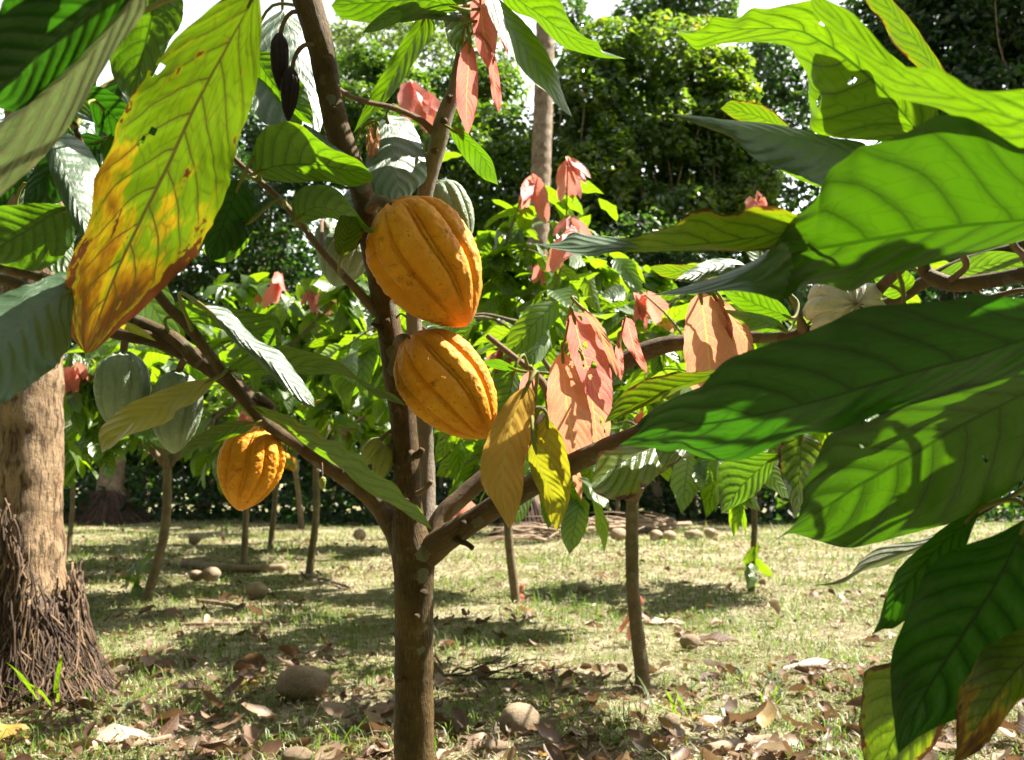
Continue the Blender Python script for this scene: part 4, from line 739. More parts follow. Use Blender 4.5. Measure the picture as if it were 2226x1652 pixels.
grove_tree(322, 1308, 1.05, 2.3, 1.05, 11, 'cacao tree with a slightly bent trunk just right of the pale palm', .034, 700, 2, (.10, .0), dens=.8, reds=[(158, 800, 5.4, .26), (180, 790, 5.5, .2), (528, 900, 6.0, .2)], pods=[('pod_green', 180, 905, 178, 960, 6.3, .05)], kink=.05)
grove_tree(530, 1225, 1.2, 2.7, 1.3, 12, 'cacao tree whose trunk stands below the low left orange pod', .035, 800, 3, (-.04, .1), dens=1.1)
grove_tree(673, 1245, 1.15, 3.2, 1.4, 13, 'cacao tree with thin sunlit straight trunk and small orange pods', .034, 1000, 3, (.03, 0), dens=1.6, reds=[(606, 596, 6.6, .30), (676, 630, 6.8, .2), (716, 622, 6.7, .26), (340, 672, 7.5, .16), (740, 740, 7.4, .35)], pods=[('pod_orange', 622, 985, 620, 1018, 8.3, .04), ('pod_orange', 634, 992, 638, 1026, 8.2, .04)])
grove_tree(588, 1190, 1.25, 3.2, 1.5, 14, 'cacao tree with a thin shaded trunk behind the sunlit thin one', .035, 900, 4, (.06, 0))
grove_tree(1120, 1308, 1.1, 3.0, 1.25, 15, 'cacao tree whose straight trunk stands just right of the forked stem', .032, 1400, 3, (-.02, 0), dens=1.4, reds=[(1160, 384, 5.2, .30), (1234, 345, 5.3, .25), (1243, 470, 5.1, .24), (1190, 560, 5.0, .2), (1190, 740, 5.6, .26), (1085, 760, 5.7, .22)])
grove_tree(1396, 1488, .86, 1.75, .95, 16, 'cacao tree with a lichen spotted trunk at the right, nearest behind the main tree', .030, 400, 3, (-.03, 0), dens=.75, reds=[(1392, 632, 4.0, .22), (1246, 500, 4.1, .24), (1650, 425, 4.0, .16)], bright=.08)
grove_tree(1634, 1282, 1.1, 2.0, .8, 17, 'thin young cacao tree with low leafy shoots in the sunny grass at the right', .026, 300, 2, (.05, .1))
grove_tree(1648, 1135, 1.3, 2.9, 1.7, 18, 'far cacao tree in shade behind the thin young one', .045, 700, 2, (.1, 0))
grove_tree(400, 1122, 1.6, 3.0, 1.7, 19, 'far slim cacao tree at the edge of the undergrowth on the left', .035, 600, 2, (-.1, 0))
grove_tree(478, 1128, 1.6, 3.2, 1.7, 20, 'far slim cacao tree left of the low orange pod', .035, 600, 2, (.05, 0))
grove_tree(655, 1150, 1.4, 3.2, 1.8, 21, 'far cacao tree with a curved foot beside the sunlit thin trunk', .05, 800, 3, (-.2, 0))
grove_tree(965, 1130, 1.4, 3.6, 2.0, 22, 'far slim cacao tree seen right behind the forked stem', .04, 900, 4, (-.05, 0))
grove_tree(1345, 1150, 1.2, 2.7, 1.7, 23, 'far cacao tree with a crooked trunk by the heap of palm fronds', .04, 700, 3, (.2, 0), kink=-.1)
grove_tree(148, 1205, 1.3, 2.6, 1.2, 24, 'slim cacao tree peeping out right of the pale palm trunk', .028, 600, 2, (-.05, 0), dens=.8)
grove_tree(880, 1200, 1.3, 3.3, 1.6, 25, 'cacao tree hidden behind the main stem, its crown filling the gap', .04, 1000, 3, (-.1, .1), reds=[(893, 178, 6.0, .34), (930, 205, 6.1, .28)])
# small red shoot and low leafy shoots (sucker growth)
def shoot(px, py, pts, mat, label, seed, sz):
    r = np.random.default_rng(seed); b = G(px, py); d = np.linalg.norm((b - CAM)[:2])
    s = empty('seedling', b, label, 'seedling', 'seedlings and suckers in the grass')
    mb = MB(); tops = [P(x, y, b[1] * math.cos(PITCH)) for x, y in pts]
    c = cr(np.array([b + (0, 0, -.02)] + tops), 10); v, q, u = tube(c, np.linspace(.005, .002, 10), 6); mb.add(v, q, None, u); mb.build('stem', (M['petiole'],), s)
    k = 7; pp = c[np.linspace(4, 9, k).astype(int)]; tt = r.normal(0, .7, (k, 3)) + np.array([0, -.2, -.7]); nn = r.normal(0, .6, (k, 3)) + np.array([0, -.3, .8])
    v, q, u, rn = leaf_batch(pp, tt, nn, r.uniform(.7, 1.1, k) * sz, r.uniform(.16, .2, k) * sz, r.uniform(.1, .4, k), r.uniform(0, .4, k), r.uniform(.3, 1, k), 8)
    mesh_np('leaves', v, q, None, u, rn, (M[mat],), None, s)
shoot(1376, 1400, [(1374, 1340), (1372, 1285)], 'crown_red', 'red leaved sucker shoot beside the lichen spotted trunk', 3, .12)
shoot(300, 1300, [(300, 1265), (293, 1222)], 'crown', 'small green seedling at the foot of the bent trunk', 4, .22)
shoot(1640, 1286, [(1640, 1230), (1648, 1175)], 'crown', 'low shoot with pale shiny leaves by the thin young tree', 5, .24)
shoot(1128, 1310, [(1130, 1288), (1133, 1268)], 'crown_red', 'tiny red leaved sucker at a trunk foot just right of the forked stem', 6, .10)
# ================================================================== PALMS
def palm(px, py, prof, mat, label, lean=(0, 0, 0), rings=.12, ringamp=.02, hgt=6.0, ns=40, n=260, lump=.05):
    b = G(px, py) if not isinstance(px, tuple) else np.array(px)
    o = empty('coconut_palm', b, label, 'palm')
    z = np.linspace(-.1, hgt, n); r = np.interp(z, [p[0] for p in prof], [p[1] for p in prof])
    r = r * (1 + ringamp * (np.abs(((z / rings + .3 * np.sin(z * 3)) % 1) - .5) * 4 - 1))
    f = np.clip(z / hgt, 0, 1); pts = b + np.stack([lean[0] * f + lean[2] * np.sin(f * PI), lean[1] * f, z], 1)
    v, q, u = tube(pts, r, ns, lump, 7); mesh_np('trunk', v, q, None, u, None, (M[mat],), None, o)
    return o, b
pl, pb = palm(58, 1512, [(-.1, .25), (.0, .22), (.15, .19), (.4, .148), (.7, .135), (1.2, .132), (2, .128), (6, .11)], 'palmbark', 'pale tan palm trunk with a skirt of dark roots at the left edge', (-.42, .2, 0), .16, .015, 6.5, 64, 420, .08)
# root skirt
mb = MB(); r_ = np.random.default_rng(5)
for i in range(1700):
    a = r_.uniform(0, 2 * PI)
    ztop = r_.uniform(.10, .50 + .08 * math.sin(3 * a) + .05 * math.sin(7 * a + 1) + .42 * max(0, math.cos(a - math.radians(222))) ** 1.5) * (1 - .25 * r_.random() ** 2)
    zb = max(-.03, ztop - r_.uniform(.2, .5)); 
    def rad(z): return float(np.interp(z, [-.05, .0, .1, .25, .45, .7, 1.0], [.40, .345, .275, .215, .175, .155, .145])) + r_.uniform(-.012, .02)
    pts = []; dr = r_.normal(0, .22)
    for f in np.linspace(0, 1, 5):
        z = ztop + (zb - ztop) * f; rr = rad(z) + .01 * f; aa = a + .10 * r_.normal() + f * dr
        pts.append(pb + np.array([math.cos(aa) * rr, math.sin(aa) * rr, z]))
    c = cr(np.array(pts), 8); w = r_.uniform(.0025, .0065)
    v, q, u = tube(c, np.linspace(w, w * .55, 8), 5); mb.add(v, q, None, u, r_.random())
zz = np.linspace(-.06, .42, 24); cr_ = np.interp(zz, [-.06, .0, .1, .25, .42], [.37, .33, .258, .19, .12])
v, q, u = tube(pb + np.stack([zz * 0, zz * 0, zz], 1), cr_, 40, .12, 12); mb.add(v, q, None, u)
ro = mb.build('root_mass', (M['root'],), pl); ro['kind'] = 'stuff'
bp, bpb = palm(1140, 1165, [(-.1, .6), (.0, .45), (.25, .30), (.7, .23), (2, .19), (14, .16)], 'palmgrey', 'tall grey ringed palm trunk rising behind the red young leaves', (.55, 1.0, .06), .22, .022, 14, 24, 400, .05)
cp, cpb = palm(236, 1135, [(-.1, .75), (.0, .62), (.3, .40), (.7, .30), (1.2, .26), (2, .23), (14, .18)], 'palmgrey', 'grey palm with a wide root mound standing far back on the left', (-.5, 1.0, .1), .25, .02, 14, 24, 300, .08)
def mound(parent, b, R, h, seed):
    r = np.random.default_rng(seed); mb = MB(); n = 260; a = r.uniform(0, 2 * PI, n)
    for i in range(n):
        z0 = r.uniform(.3, 1) * h; pts = []
        for f in (0, .5, 1):
            z = z0 * (1 - f); rr = R * (.35 + .65 * (1 - z / h) ** 1.6) * r.uniform(.92, 1.08); pts.append(b + np.array([math.cos(a[i]) * rr, math.sin(a[i]) * rr, z]))
        v, q, u = tube(cr(np.array(pts), 5), .012, 5); mb.add(v, q, None, u)
    zz = np.linspace(-.1, h, 12); v, q, u = tube(b + np.stack([zz * 0, zz * 0, zz], 1), R * (.3 + .62 * (1 - np.clip(zz, 0, h) / h) ** 1.6), 24, .2, 4); mb.add(v, q, None, u)
    o = mb.build('root_mass', (M['root'],), parent); o['kind'] = 'stuff'
mound(bp, bpb, .55, .75, 8); mound(cp, cpb, 1.0, .7, 9)
# ================================================================== FOREST
def forest_tree(name, label, clumps, n, size, mat, group, seed, trunk=None, gap=.0, hang=0, bright=(0, 1), vgroup=None, flat=.5):
    r = np.random.default_rng(seed)
    C = np.array([P(c[0], c[1], c[4]) for c in clumps]); RX = np.array([c[2] / FL * c[4] for c in clumps]); RZ = np.array([c[3] / FL * c[4] for c in clumps]); RY = RX * .8
    wgt = RX * RZ; wgt = wgt / wgt.sum(); k = r.choice(len(clumps), n, p=wgt)
    d = r.normal(size=(n, 3)); d[:, 1] -= .45; d /= np.linalg.norm(d, axis=1)[:, None]
    rad = 1 - np.abs(r.normal(0, .16, n)); rad = np.where(r.random(n) < .25, r.uniform(.2, 1, n), rad)
    # clumpy surface
    p = C[k] + d * np.stack([RX[k], RY[k], RZ[k]], 1) * rad[:, None]
    nz = np.array([mnoise.noise(Vector(x) * .75) + .6 * mnoise.noise(Vector(x) * 2.1) for x in p])
    p = p + d * (nz * .55 * np.minimum(RX[k], RZ[k]).clip(.4, 1.6))[:, None]
    keep = nz > -.55 + gap
    p, d, nz = p[keep], d[keep], nz[keep]; n = len(p)
    nn = d * .8 + r.normal(0, .55, (n, 3)) + np.array([0, 0, .75]); nn /= np.linalg.norm(nn, axis=1)[:, None]
    sz = r.uniform(.6, 1.35, n) * size
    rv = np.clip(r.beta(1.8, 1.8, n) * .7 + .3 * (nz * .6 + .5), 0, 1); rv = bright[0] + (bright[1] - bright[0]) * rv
    v, q, u, rn = diamonds(p, nn, sz, rv, .62)
    base = np.array([C[:, 0].mean(), C[:, 1].mean() + .5, 0.0])
    o = empty(name, base, label, 'tree', group)
    mb = MB()
    top = C[np.argmax(C[:, 2])]
    c = cr(np.array([base + (0, 0, -.2), (base + top) / 2 + (r.normal(0, .3), .3, 0), top]), 20); tr = trunk or .22
    vv, qq, uu = tube(c, np.linspace(tr, tr * .3, 20), 10, .1, 3); mb.add(vv, qq, None, uu)
    for cc in C:
        s = c[max(0, min(18, int(19 * (cc[2] / max(top[2], .1)) * .7)))]
        vv, qq, uu = tube(cr(np.array([s, (s + cc) / 2 + (0, 0, .2), cc + (0, 0, RZ.mean() * .3)]), 10), np.linspace(tr * .5, .03, 10), 7, .1, 3); mb.add(vv, qq, None, uu)
    mb.build('trunk', (M['barkmid'],), o)
    mesh_np('crown', v, q, None, u, rn, (M[mat],), None, o, smooth=False)
    if hang:
        mb = MB()
        for i in range(hang):
            s = p[r.integers(n)]; L = r.uniform(.8, 3.0); e = s - (r.normal(0, .15), r.normal(0, .15), L)
            c = cr(np.array([s, (s + e) / 2 + r.normal(0, .1, 3), e]), 10); vv, qq, uu = tube(c, .012, 4); mb.add(vv, qq, None, uu)
        vo = mb.build('hanging_vine', (M['deadwood'],), o); vo['kind'] = 'stuff'
    return o
FG = 'forest trees behind the grove'
forest_tree('vine_covered_tree', 'vine smothered tree, left shoulder of the sunlit mound beside the grey palm', [(1290, 190, 90, 90, 23), (1250, 300, 110, 120, 23), (1330, 120, 80, 60, 23.5), (1310, 400, 120, 130, 22.5), (1230, 470, 110, 120, 22)], 15000, .20, 'vine', FG, 31, hang=25)
forest_tree('vine_covered_tree', 'tallest sunlit vine covered tree in the middle of the green mound', [(1430, 160, 130, 90, 24), (1480, 250, 130, 110, 23.5), (1400, 330, 130, 120, 23), (1520, 380, 120, 120, 23), (1430, 470, 150, 110, 22.5)], 17000, .20, 'vine', FG, 32, hang=30, bright=(.05, 1))
forest_tree('vine_covered_tree', 'yellow green vine covered tree, right shoulder of the sunlit mound', [(1560, 180, 70, 70, 23.5), (1590, 290, 70, 110, 23), (1540, 270, 90, 90, 23), (1610, 420, 90, 110, 22.5), (1660, 540, 110, 100, 22)], 14000, .20, 'vine', FG, 33, hang=20, bright=(.12, 1))
forest_tree('forest_tree', 'dark leafy tree low in front of the vine mound', [(1350, 600, 170, 110, 21), (1480, 640, 180, 120, 21), (1600, 690, 170, 120, 21), (1260, 650, 130, 120, 21)], 15000, .17, 'forest', FG, 34, bright=(.2, .95))
forest_tree('forest_tree', 'green leafy tree left of the grey palm, right of the black pods', [(800, 170, 100, 70, 24), (780, 270, 110, 110, 23), (870, 220, 90, 90, 23), (850, 380, 130, 120, 22)], 15000, .17, 'vine', FG, 35, bright=(.0, .8))
forest_tree('forest_tree', 'green bushy tree directly left of the grey palm trunk', [(980, 220, 90, 70, 24), (1060, 190, 80, 60, 24), (1080, 300, 100, 100, 23), (980, 360, 120, 110, 22), (1110, 420, 100, 120, 22), (1000, 500, 130, 110, 24)], 19000, .17, 'vine', FG, 36, bright=(.05, .85))
forest_tree('forest_tree', 'dark tree with sky holes right of the vine mound', [(1650, 190, 90, 80, 30), (1710, 140, 80, 90, 30), (1690, 300, 100, 100, 29), (1740, 230, 80, 110, 30), (1640, 110, 60, 50, 31), (1740, 420, 110, 130, 27)], 9500, .22, 'forest', FG, 37, gap=.35)
forest_tree('forest_tree', 'tall dark tree hung with vines at the right edge', [(1980, 40, 120, 130, 27), (2100, 60, 130, 150, 26), (2220, 40, 140, 160, 26), (2000, 220, 110, 130, 26), (2140, 250, 140, 140, 25), (2260, 260, 130, 160, 25), (1900, 100, 90, 110, 28), (2060, 420, 220, 150, 25), (2100, -120, 220, 120, 27)], 32000, .26, 'forest', FG, 38, hang=45, trunk=.4)
forest_tree('forest_tree', 'shaded tree on the far left behind the big leaves', [(620, 300, 120, 110, 27), (480, 300, 130, 120, 27), (700, 250, 100, 110, 28), (560, 520, 150, 130, 25), (300, 500, 190, 170, 24), (480, 420, 140, 130, 24), (120, 450, 200, 200, 24), (600, 420, 120, 110, 23), (680, 380, 90, 90, 23), (-100, 400, 200, 220, 24)], 26000, .20, 'forest', FG, 39)
forest_tree('far_tree', 'pale sunlit feathery tree against the sky above the grove', [(800, 60, 80, 50, 42), (900, 50, 80, 50, 42), (960, 90, 70, 45, 42), (740, 100, 60, 50, 42), (850, 120, 130, 60, 41), (1050, 140, 80, 50, 41)], 5200, .30, 'farleaf', FG, 40, gap=.3, trunk=.3)
forest_tree('far_tree', 'far feathery crown rising over the vine mound at the top', [(1420, 25, 80, 45, 45), (1500, 40, 90, 60, 45), (1370, 60, 60, 40, 45), (1550, 10, 60, 40, 45), (1480, -30, 90, 40, 45), (1250, 40, 40, 50, 45), (1270, 110, 60, 50, 44)], 5600, .32, 'forest', FG, 41, gap=.25, bright=(.3, 1))
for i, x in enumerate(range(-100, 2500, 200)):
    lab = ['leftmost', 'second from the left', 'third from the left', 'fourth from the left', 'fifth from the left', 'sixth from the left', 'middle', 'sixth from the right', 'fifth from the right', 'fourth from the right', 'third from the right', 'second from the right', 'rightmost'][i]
    forest_tree('forest_shrub', 'dark shaded thicket at the forest foot, %s of the row' % lab, [(x, 800, 150, 170, 25), (x + 70, 930, 150, 130, 24), (x - 60, 960, 130, 110, 23.5), (x + 30, 620, 150, 140, 26)], 6500, .21, 'forest', 'shaded thickets along the forest foot', 60 + i, trunk=.12, bright=(0, .4))  # low tone range paints forest shade into the thicket leaves
# far wood closing the view behind the nearer trees
r_ = np.random.default_rng(77); n = 34000
fx = r_.uniform(-34, 34, n); fz = r_.uniform(-.2, 1, n); fy = 36 + r_.uniform(0, 6, n)
pz = fz * (8.5 + 1.8 * np.sin(fx * .5) - 2.0 * np.exp(-((fx + 4) / 5) ** 2) + 4.0 * np.clip((-fx - 8) / 5, 0, 1) + 1.0 * np.sin(fx * 1.3 + 1) + 2.2 * np.clip(fx / 20, 0, 1))
pp = np.stack([fx, fy, pz], 1); nn = r_.normal(0, .6, (n, 3)) + np.array([0, -.5, .6]); nn /= np.linalg.norm(nn, axis=1)[:, None]
v, q, u, rn = diamonds(pp, nn, r_.uniform(.35, .75, n), r_.beta(2, 3, n), .7)
tag(mesh_np('far_wood', v, q, None, u, rn, (M['forest'],), None, None, smooth=False), 'dense dark wood far behind the forest edge', 'wood', kind='stuff')
# unseen grove leaves added behind and beside the camera to cut fill light
pp = []
for (cx_, cy_, cz_, R_, k_) in [(1.9, -1.7, 1.8, 1.2, 500), (-1.6, -1.4, 1.8, 1.2, 500), (-3.3, .3, 1.9, 1.2, 420), (0, -3.2, 2.0, 1.4, 500), (3.8, -2.6, 1.9, 1.4, 400), (-3.3, -3.2, 1.9, 1.4, 400)]:
    d = r_.normal(size=(k_, 3)); d /= np.linalg.norm(d, axis=1)[:, None]; pp.append(np.array([cx_, cy_, cz_]) + d * np.array([R_, R_, .75]) * r_.uniform(.3, 1, (k_, 1)))
k_ = 15000; an = r_.uniform(math.radians(55), math.radians(305), k_); rr_ = r_.uniform(8.5, 12, k_); hh = np.where(an < math.radians(150), 6.0, 11.0) + 1.5 * np.sin(an * 9)
pp.append(np.stack([np.sin(an) * rr_, np.cos(an) * rr_, r_.random(k_) * hh], 1)); pp = np.vstack(pp)
nn = r_.normal(0, .6, (len(pp), 3)) + np.array([0, 0, .8]); nn /= np.linalg.norm(nn, axis=1)[:, None]
v, q, u, rn = diamonds(pp, nn, np.where(np.hypot(pp[:, 0], pp[:, 1]) < 7, .32, .75), r_.beta(2, 3, len(pp)), .6)
tag(mesh_np('unseen_grove', v, q, None, u, rn, (M['forest'],), None, None, smooth=False), 'leafy grove that goes on all around the clearing', 'wood', kind='stuff')
# undergrowth band
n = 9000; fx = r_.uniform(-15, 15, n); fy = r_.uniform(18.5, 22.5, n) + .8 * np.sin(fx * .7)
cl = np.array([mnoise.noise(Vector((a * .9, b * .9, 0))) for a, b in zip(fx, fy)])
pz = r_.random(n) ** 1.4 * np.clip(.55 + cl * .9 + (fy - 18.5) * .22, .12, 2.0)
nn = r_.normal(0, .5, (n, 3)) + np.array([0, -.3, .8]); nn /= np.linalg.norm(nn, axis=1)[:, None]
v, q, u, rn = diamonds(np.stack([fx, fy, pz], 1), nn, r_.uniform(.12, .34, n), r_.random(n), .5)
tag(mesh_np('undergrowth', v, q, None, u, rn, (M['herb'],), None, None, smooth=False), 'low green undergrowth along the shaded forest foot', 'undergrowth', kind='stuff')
# ================================================================== GROUND
def gz(x, y):
    return .025 * np.sin(x * 1.3 + 1) * np.sin(y * .9) + .015 * np.sin(x * 3.1 + y * 2.3)
gx = np.concatenate([np.linspace(-300, -24, 12), np.linspace(-22, 22, 221), np.linspace(24, 300, 12)])
gy = np.concatenate([np.linspace(-60, -4, 8), np.linspace(-3, 30, 166), np.linspace(32, 500, 20)])
X, Y = np.meshgrid(gx, gy); Z = gz(X, Y) * np.clip(1 - np.hypot(X, Y) / 60, 0, 1) - .01
def ground_mat():
    k = NT('grass_ground'); ob = k.n('ShaderNodeTexCoord').outputs['Object']
    n1 = k.noise(ob, .9, 4, .6); n2 = k.noise(ob, 7, 5, .65); n3 = k.noise(ob, 45, 4, .7); n4 = k.noise(ob, 160, 3, .7)
    c = k.mix(k.sst(n2, .4, .62), (.24, .23, .11), (.53, .47, .32))
    c = k.mix(k.sst(n1, .44, .58), c, k.mix(k.sst(n3, .4, .6), (.09, .13, .02), (.20, .21, .06)))
    c = k.mix(k.sst(n3, .55, .72, 0., .8), c, (.07, .05, .03))
    c = k.mix(k.sst(n4, .55, .7, 0., .7), c, (.42, .35, .22))
    return k.out(k.pbr(c, .85, k.bump(k.mth('ADD', n3, n4), .9, .03), .2))
tag(mesh_np('ground', np.stack([X, Y, Z], -1).reshape(-1, 3), grid_quads(len(gy), len(gx)), None, None, None, (ground_mat(),)), 'mown grass ground of the grove strewn with dry leaves', 'ground', kind='structure')
# grass blades
r_ = np.random.default_rng(21); n = 150000
y = 2.3 * (24 / 2.3) ** r_.random(n) ; x = r_.uniform(-1, 1, n) * (y * .66 + .4)
pat = np.array([mnoise.noise(Vector((a * 1.1, b * 1.1, 3))) + .5 * mnoise.noise(Vector((a * 3.3, b * 3.3, 8))) for a, b in zip(x, y)])
sc = np.clip(y / 5, .8, 2.6)
h = r_.uniform(.015, .065, n) * sc ** .6 * (1 + .5 * (pat > .2)); az = r_.uniform(0, 2 * PI, n); flat = r_.random(n) < np.where(pat > .1, .5, .8)
ln = np.where(flat, r_.uniform(.75, 1.0, n), r_.uniform(.1, .7, n)); hz = np.where(flat, r_.uniform(.03, .4, n), r_.uniform(.4, 1.0, n))
w = r_.uniform(.0012, .0030, n) * sc; b = np.stack([x, y, gz(x, y) - .008], 1)
dx = np.stack([np.cos(az), np.sin(az)], 1); pr = np.stack([-dx[:, 1], dx[:, 0], 0 * az], 1)
mid = b + np.concatenate([dx * (ln * h * .5)[:, None], (h * hz * .7)[:, None]], 1); tip = b + np.concatenate([dx * (ln * h * 1.25)[:, None], (h * hz)[:, None]], 1)
V = np.stack([b - pr * w[:, None], b + pr * w[:, None], mid + pr * w[:, None] * .8, mid - pr * w[:, None] * .8, tip], 1).reshape(-1, 3)
i5 = np.arange(n)[:, None] * 5
rv = np.clip(np.where(flat, r_.uniform(.5, 1, n), r_.uniform(0, .55, n)) - .34 * pat, 0, 1)
tag(mesh_np('grass', V, np.concatenate([i5, i5 + 1, i5 + 2, i5 + 3], 1), np.concatenate([i5 + 3, i5 + 2, i5 + 4], 1), np.zeros((len(V), 2)), np.repeat(rv, 5), (M['grass'],)), 'short green and straw coloured grass', 'grass', kind='stuff')
n = 22000; y = 2.3 * (7 / 2.3) ** r_.random(n); x = r_.uniform(-1, 1, n) * (y * .66 + .4)
pat = np.array([mnoise.noise(Vector((a * 2.2, b * 2.2, 31))) for a, b in zip(x, y)]); k = pat > .05; x, y = x[k], y[k]; n = len(x)
h = r_.uniform(.03, .10, n); az = r_.uniform(0, 2 * PI, n); ln = r_.uniform(.2, 1.1, n); w = r_.uniform(.0012, .003, n)
b = np.stack([x, y, gz(x, y) - .006], 1); dx = np.stack([np.cos(az), np.sin(az)], 1); pr = np.stack([-dx[:, 1], dx[:, 0], 0 * az], 1)
mid = b + np.concatenate([dx * (ln * h * .45)[:, None], (h * .65)[:, None]], 1); tip = b + np.concatenate([dx * (ln * h * 1.2)[:, None], (h * r_.uniform(.4, 1, n))[:, None]], 1)
V = np.stack([b - pr * w[:, None], b + pr * w[:, None], mid + pr * w[:, None] * .8, mid - pr * w[:, None] * .8, tip], 1).reshape(-1, 3); i5 = np.arange(n)[:, None] * 5
tag(mesh_np('grass', V, np.concatenate([i5, i5 + 1, i5 + 2, i5 + 3], 1), np.concatenate([i5 + 3, i5 + 2, i5 + 4], 1), np.zeros((len(V), 2)), np.repeat(r_.uniform(0, .42, n), 5), (M['grass'],)), 'taller green grass patches near the front', 'grass', kind='stuff')
# dry leaf litter
n = 11000; y = 2.3 * (22 / 2.3) ** (r_.random(n) ** 1.3); x = r_.uniform(-1, 1, n) * (y * .66 + .4)
pat = np.array([mnoise.noise(Vector((a * .8, b * .8, 13))) for a, b in zip(x, y)])
k = (r_.random(n) < np.where(y < 4.6, 1.0, np.where(pat > .12, .75, .2)) ); x, y = x[k], y[k]; n = len(x)
L = np.where(r_.random(n) < .80, r_.uniform(.02, .06, n), r_.uniform(.06, .14, n)); az = r_.uniform(0, 2 * PI, n)
tt = np.stack([np.cos(az), np.sin(az), r_.normal(.03, .22, n)], 1); nn = r_.normal(0, .42, (n, 3)) + np.array([0, 0, 1.0])
v, q, u, rn = leaf_batch(np.stack([x, y, gz(x, y) + r_.uniform(.004, .025, n)], 1), tt, nn, L, L * r_.uniform(.18, .30, n), r_.uniform(-.6, .6, n), r_.uniform(-.5, 1.3, n), r_.beta(1.2, 1.3, n), 8)
tag(mesh_np('leaf_litter', v, q, None, u, rn, (M['litter'],)), 'dry brown fallen leaves scattered over the grass', 'leaf litter', kind='stuff')
n = 42000; y = 2.3 * (20 / 2.3) ** r_.random(n); x = r_.uniform(-1, 1, n) * (y * .66 + .4); az = r_.uniform(0, 2 * PI, n)
nn = r_.normal(0, .45, (n, 3)) + np.array([0, 0, 1.0]); nn /= np.linalg.norm(nn, axis=1)[:, None]
v, q, u, rn = diamonds(np.stack([x, y, gz(x, y) + r_.uniform(.004, .02, n)], 1), nn, r_.uniform(.008, .03, n) * np.clip(y / 5, .8, 2), r_.beta(2.2, 1.0, n) * .94, .45)
tag(mesh_np('chaff', v, q, None, u, rn, (M['litter'],), None, None, smooth=False), 'small dry bits of leaf and straw in the grass', 'leaf litter', kind='stuff')
n = 12000; y = 2.3 * (18 / 2.3) ** r_.random(n); x = r_.uniform(-1, 1, n) * (y * .66 + .4)
nn = r_.normal(0, .3, (n, 3)) + np.array([0, 0, 1.0]); nn /= np.linalg.norm(nn, axis=1)[:, None]
v, q, u, rn = diamonds(np.stack([x, y, gz(x, y) + r_.uniform(.006, .03, n)], 1), nn, r_.uniform(.03, .11, n) * np.clip(y / 6, .8, 1.6), r_.uniform(.2, .94, n), .07)
tag(mesh_np('straw', v, q, None, u, rn, (M['litter'],), None, None, smooth=False), 'dry straw and thin twigs lying in the grass', 'straw', kind='stuff')
# large fallen leaves (things)
def fallen(px, py, ang, L, wd, rv, label, tilt=.1, fold=.5, droop=.2, mat='litter'):
    b = G(px, py); b[2] = gz(b[0], b[1]) + .02
    t = np.array([[math.cos(ang), math.sin(ang), tilt]]); nn = np.array([[0, -.2, 1.0]])
    v, q, u, rn = leaf_batch(b[None] - t * L * .5, t, nn, np.array([L]), np.array([wd]), np.array([droop]), np.array([fold]), np.array([rv]), 14)
    tag(mesh_np('fallen_leaf', v, q, None, u, rn, (M[mat],)), label, 'leaf', 'large fallen leaves')
fallen(1515, 1545, 2.6, .34, .13, .45, 'big folded brown leaf tented in the grass right of the lichen spotted trunk', .5, -1.1, .5)
fallen(950, 1605, .2, .26, .07, .35, 'long dark brown leaf with ribs lying left of the main trunk', .1, .3, .1)
fallen(272, 1612, .3, .20, .06, .93, 'whitish curled leaf in the bottom left grass', .1, .5, .3)
fallen(545, 1495, 1.2, .14, .05, .97, 'yellow fallen leaf left of the big coconut', .4, .3, .2)
fallen(20, 1610, .5, .16, .06, .97, 'yellow brown leaf in the bottom left corner', .1, .3, .2)
fallen(1800, 1455, .35, .55, .045, .2, 'long dark leaf sheath lying near the hanging leaves at right', .08, .6, .2)
fallen(1505, 1402, .0, .10, .03, 1.0, 'small orange leaf in the grass at right', .1, .3, .1)
fallen(1560, 1395, -.1, .26, .05, .15, 'dark brown leaf beside a coconut in the sunny grass', .1, .5, .1)
fallen(1440, 1345, .1, .30, .05, .92, 'pale shiny leaf in the sun right of the lichen spotted trunk', .05, .1, .1)
fallen(840, 1560, -.6, .22, .09, .8, 'tan curled leaf left of the trunk, above the long brown one', .2, .4, .4)
# coconuts
def coconut(px, py, wpx, label, asp=.78, rot=0.0, seed=0, mat='husk', half=False):
    b = G(px, py); d = np.linalg.norm(b - CAM); R = wpx / 2 / FL * d
    c = b + np.array([0, R * .3, R * asp * .82]); th = np.linspace(0, PI, 22); ph = np.linspace(0, 2 * PI, 32, endpoint=False)
    Tt, Pp = np.meshgrid(th, ph, indexing='ij')
    d0 = np.stack([np.cos(Tt), np.sin(Tt) * np.cos(Pp), np.sin(Tt) * np.sin(Pp)], -1)
    rr = 1 + .05 * np.cos(3 * Pp + seed) * np.sin(Tt) + .10 * np.cos(Tt) ** 5
    nz = np.array([fbm(x + seed * 5, 2.2, 3) for x in d0.reshape(-1, 3)]).reshape(rr.shape); rr = rr + .07 * nz
    V = d0 * rr[..., None] * np.array([R, R * asp, R * asp])
    ca, sa = math.cos(rot), math.sin(rot); V = np.stack([V[..., 0] * ca - V[..., 1] * sa, V[..., 0] * sa + V[..., 1] * ca, V[..., 2]], -1) + c
    uvs = np.stack([Pp / PI, Tt * .15], -1)
    o = mesh_np('coconut', V.reshape(-1, 3), grid_quads(22, 32, True), None, uvs.reshape(-1, 2), None, (M[mat],))
    return tag(o, label, 'coconut', 'fallen coconuts')
coconut(650, 1520, 108, 'big tan coconut lying in the grass left of the main trunk', .62, .1, 1)
coconut(1128, 1605, 86, 'brown mossy coconut at the bottom right of the main trunk', .82, .5, 2)
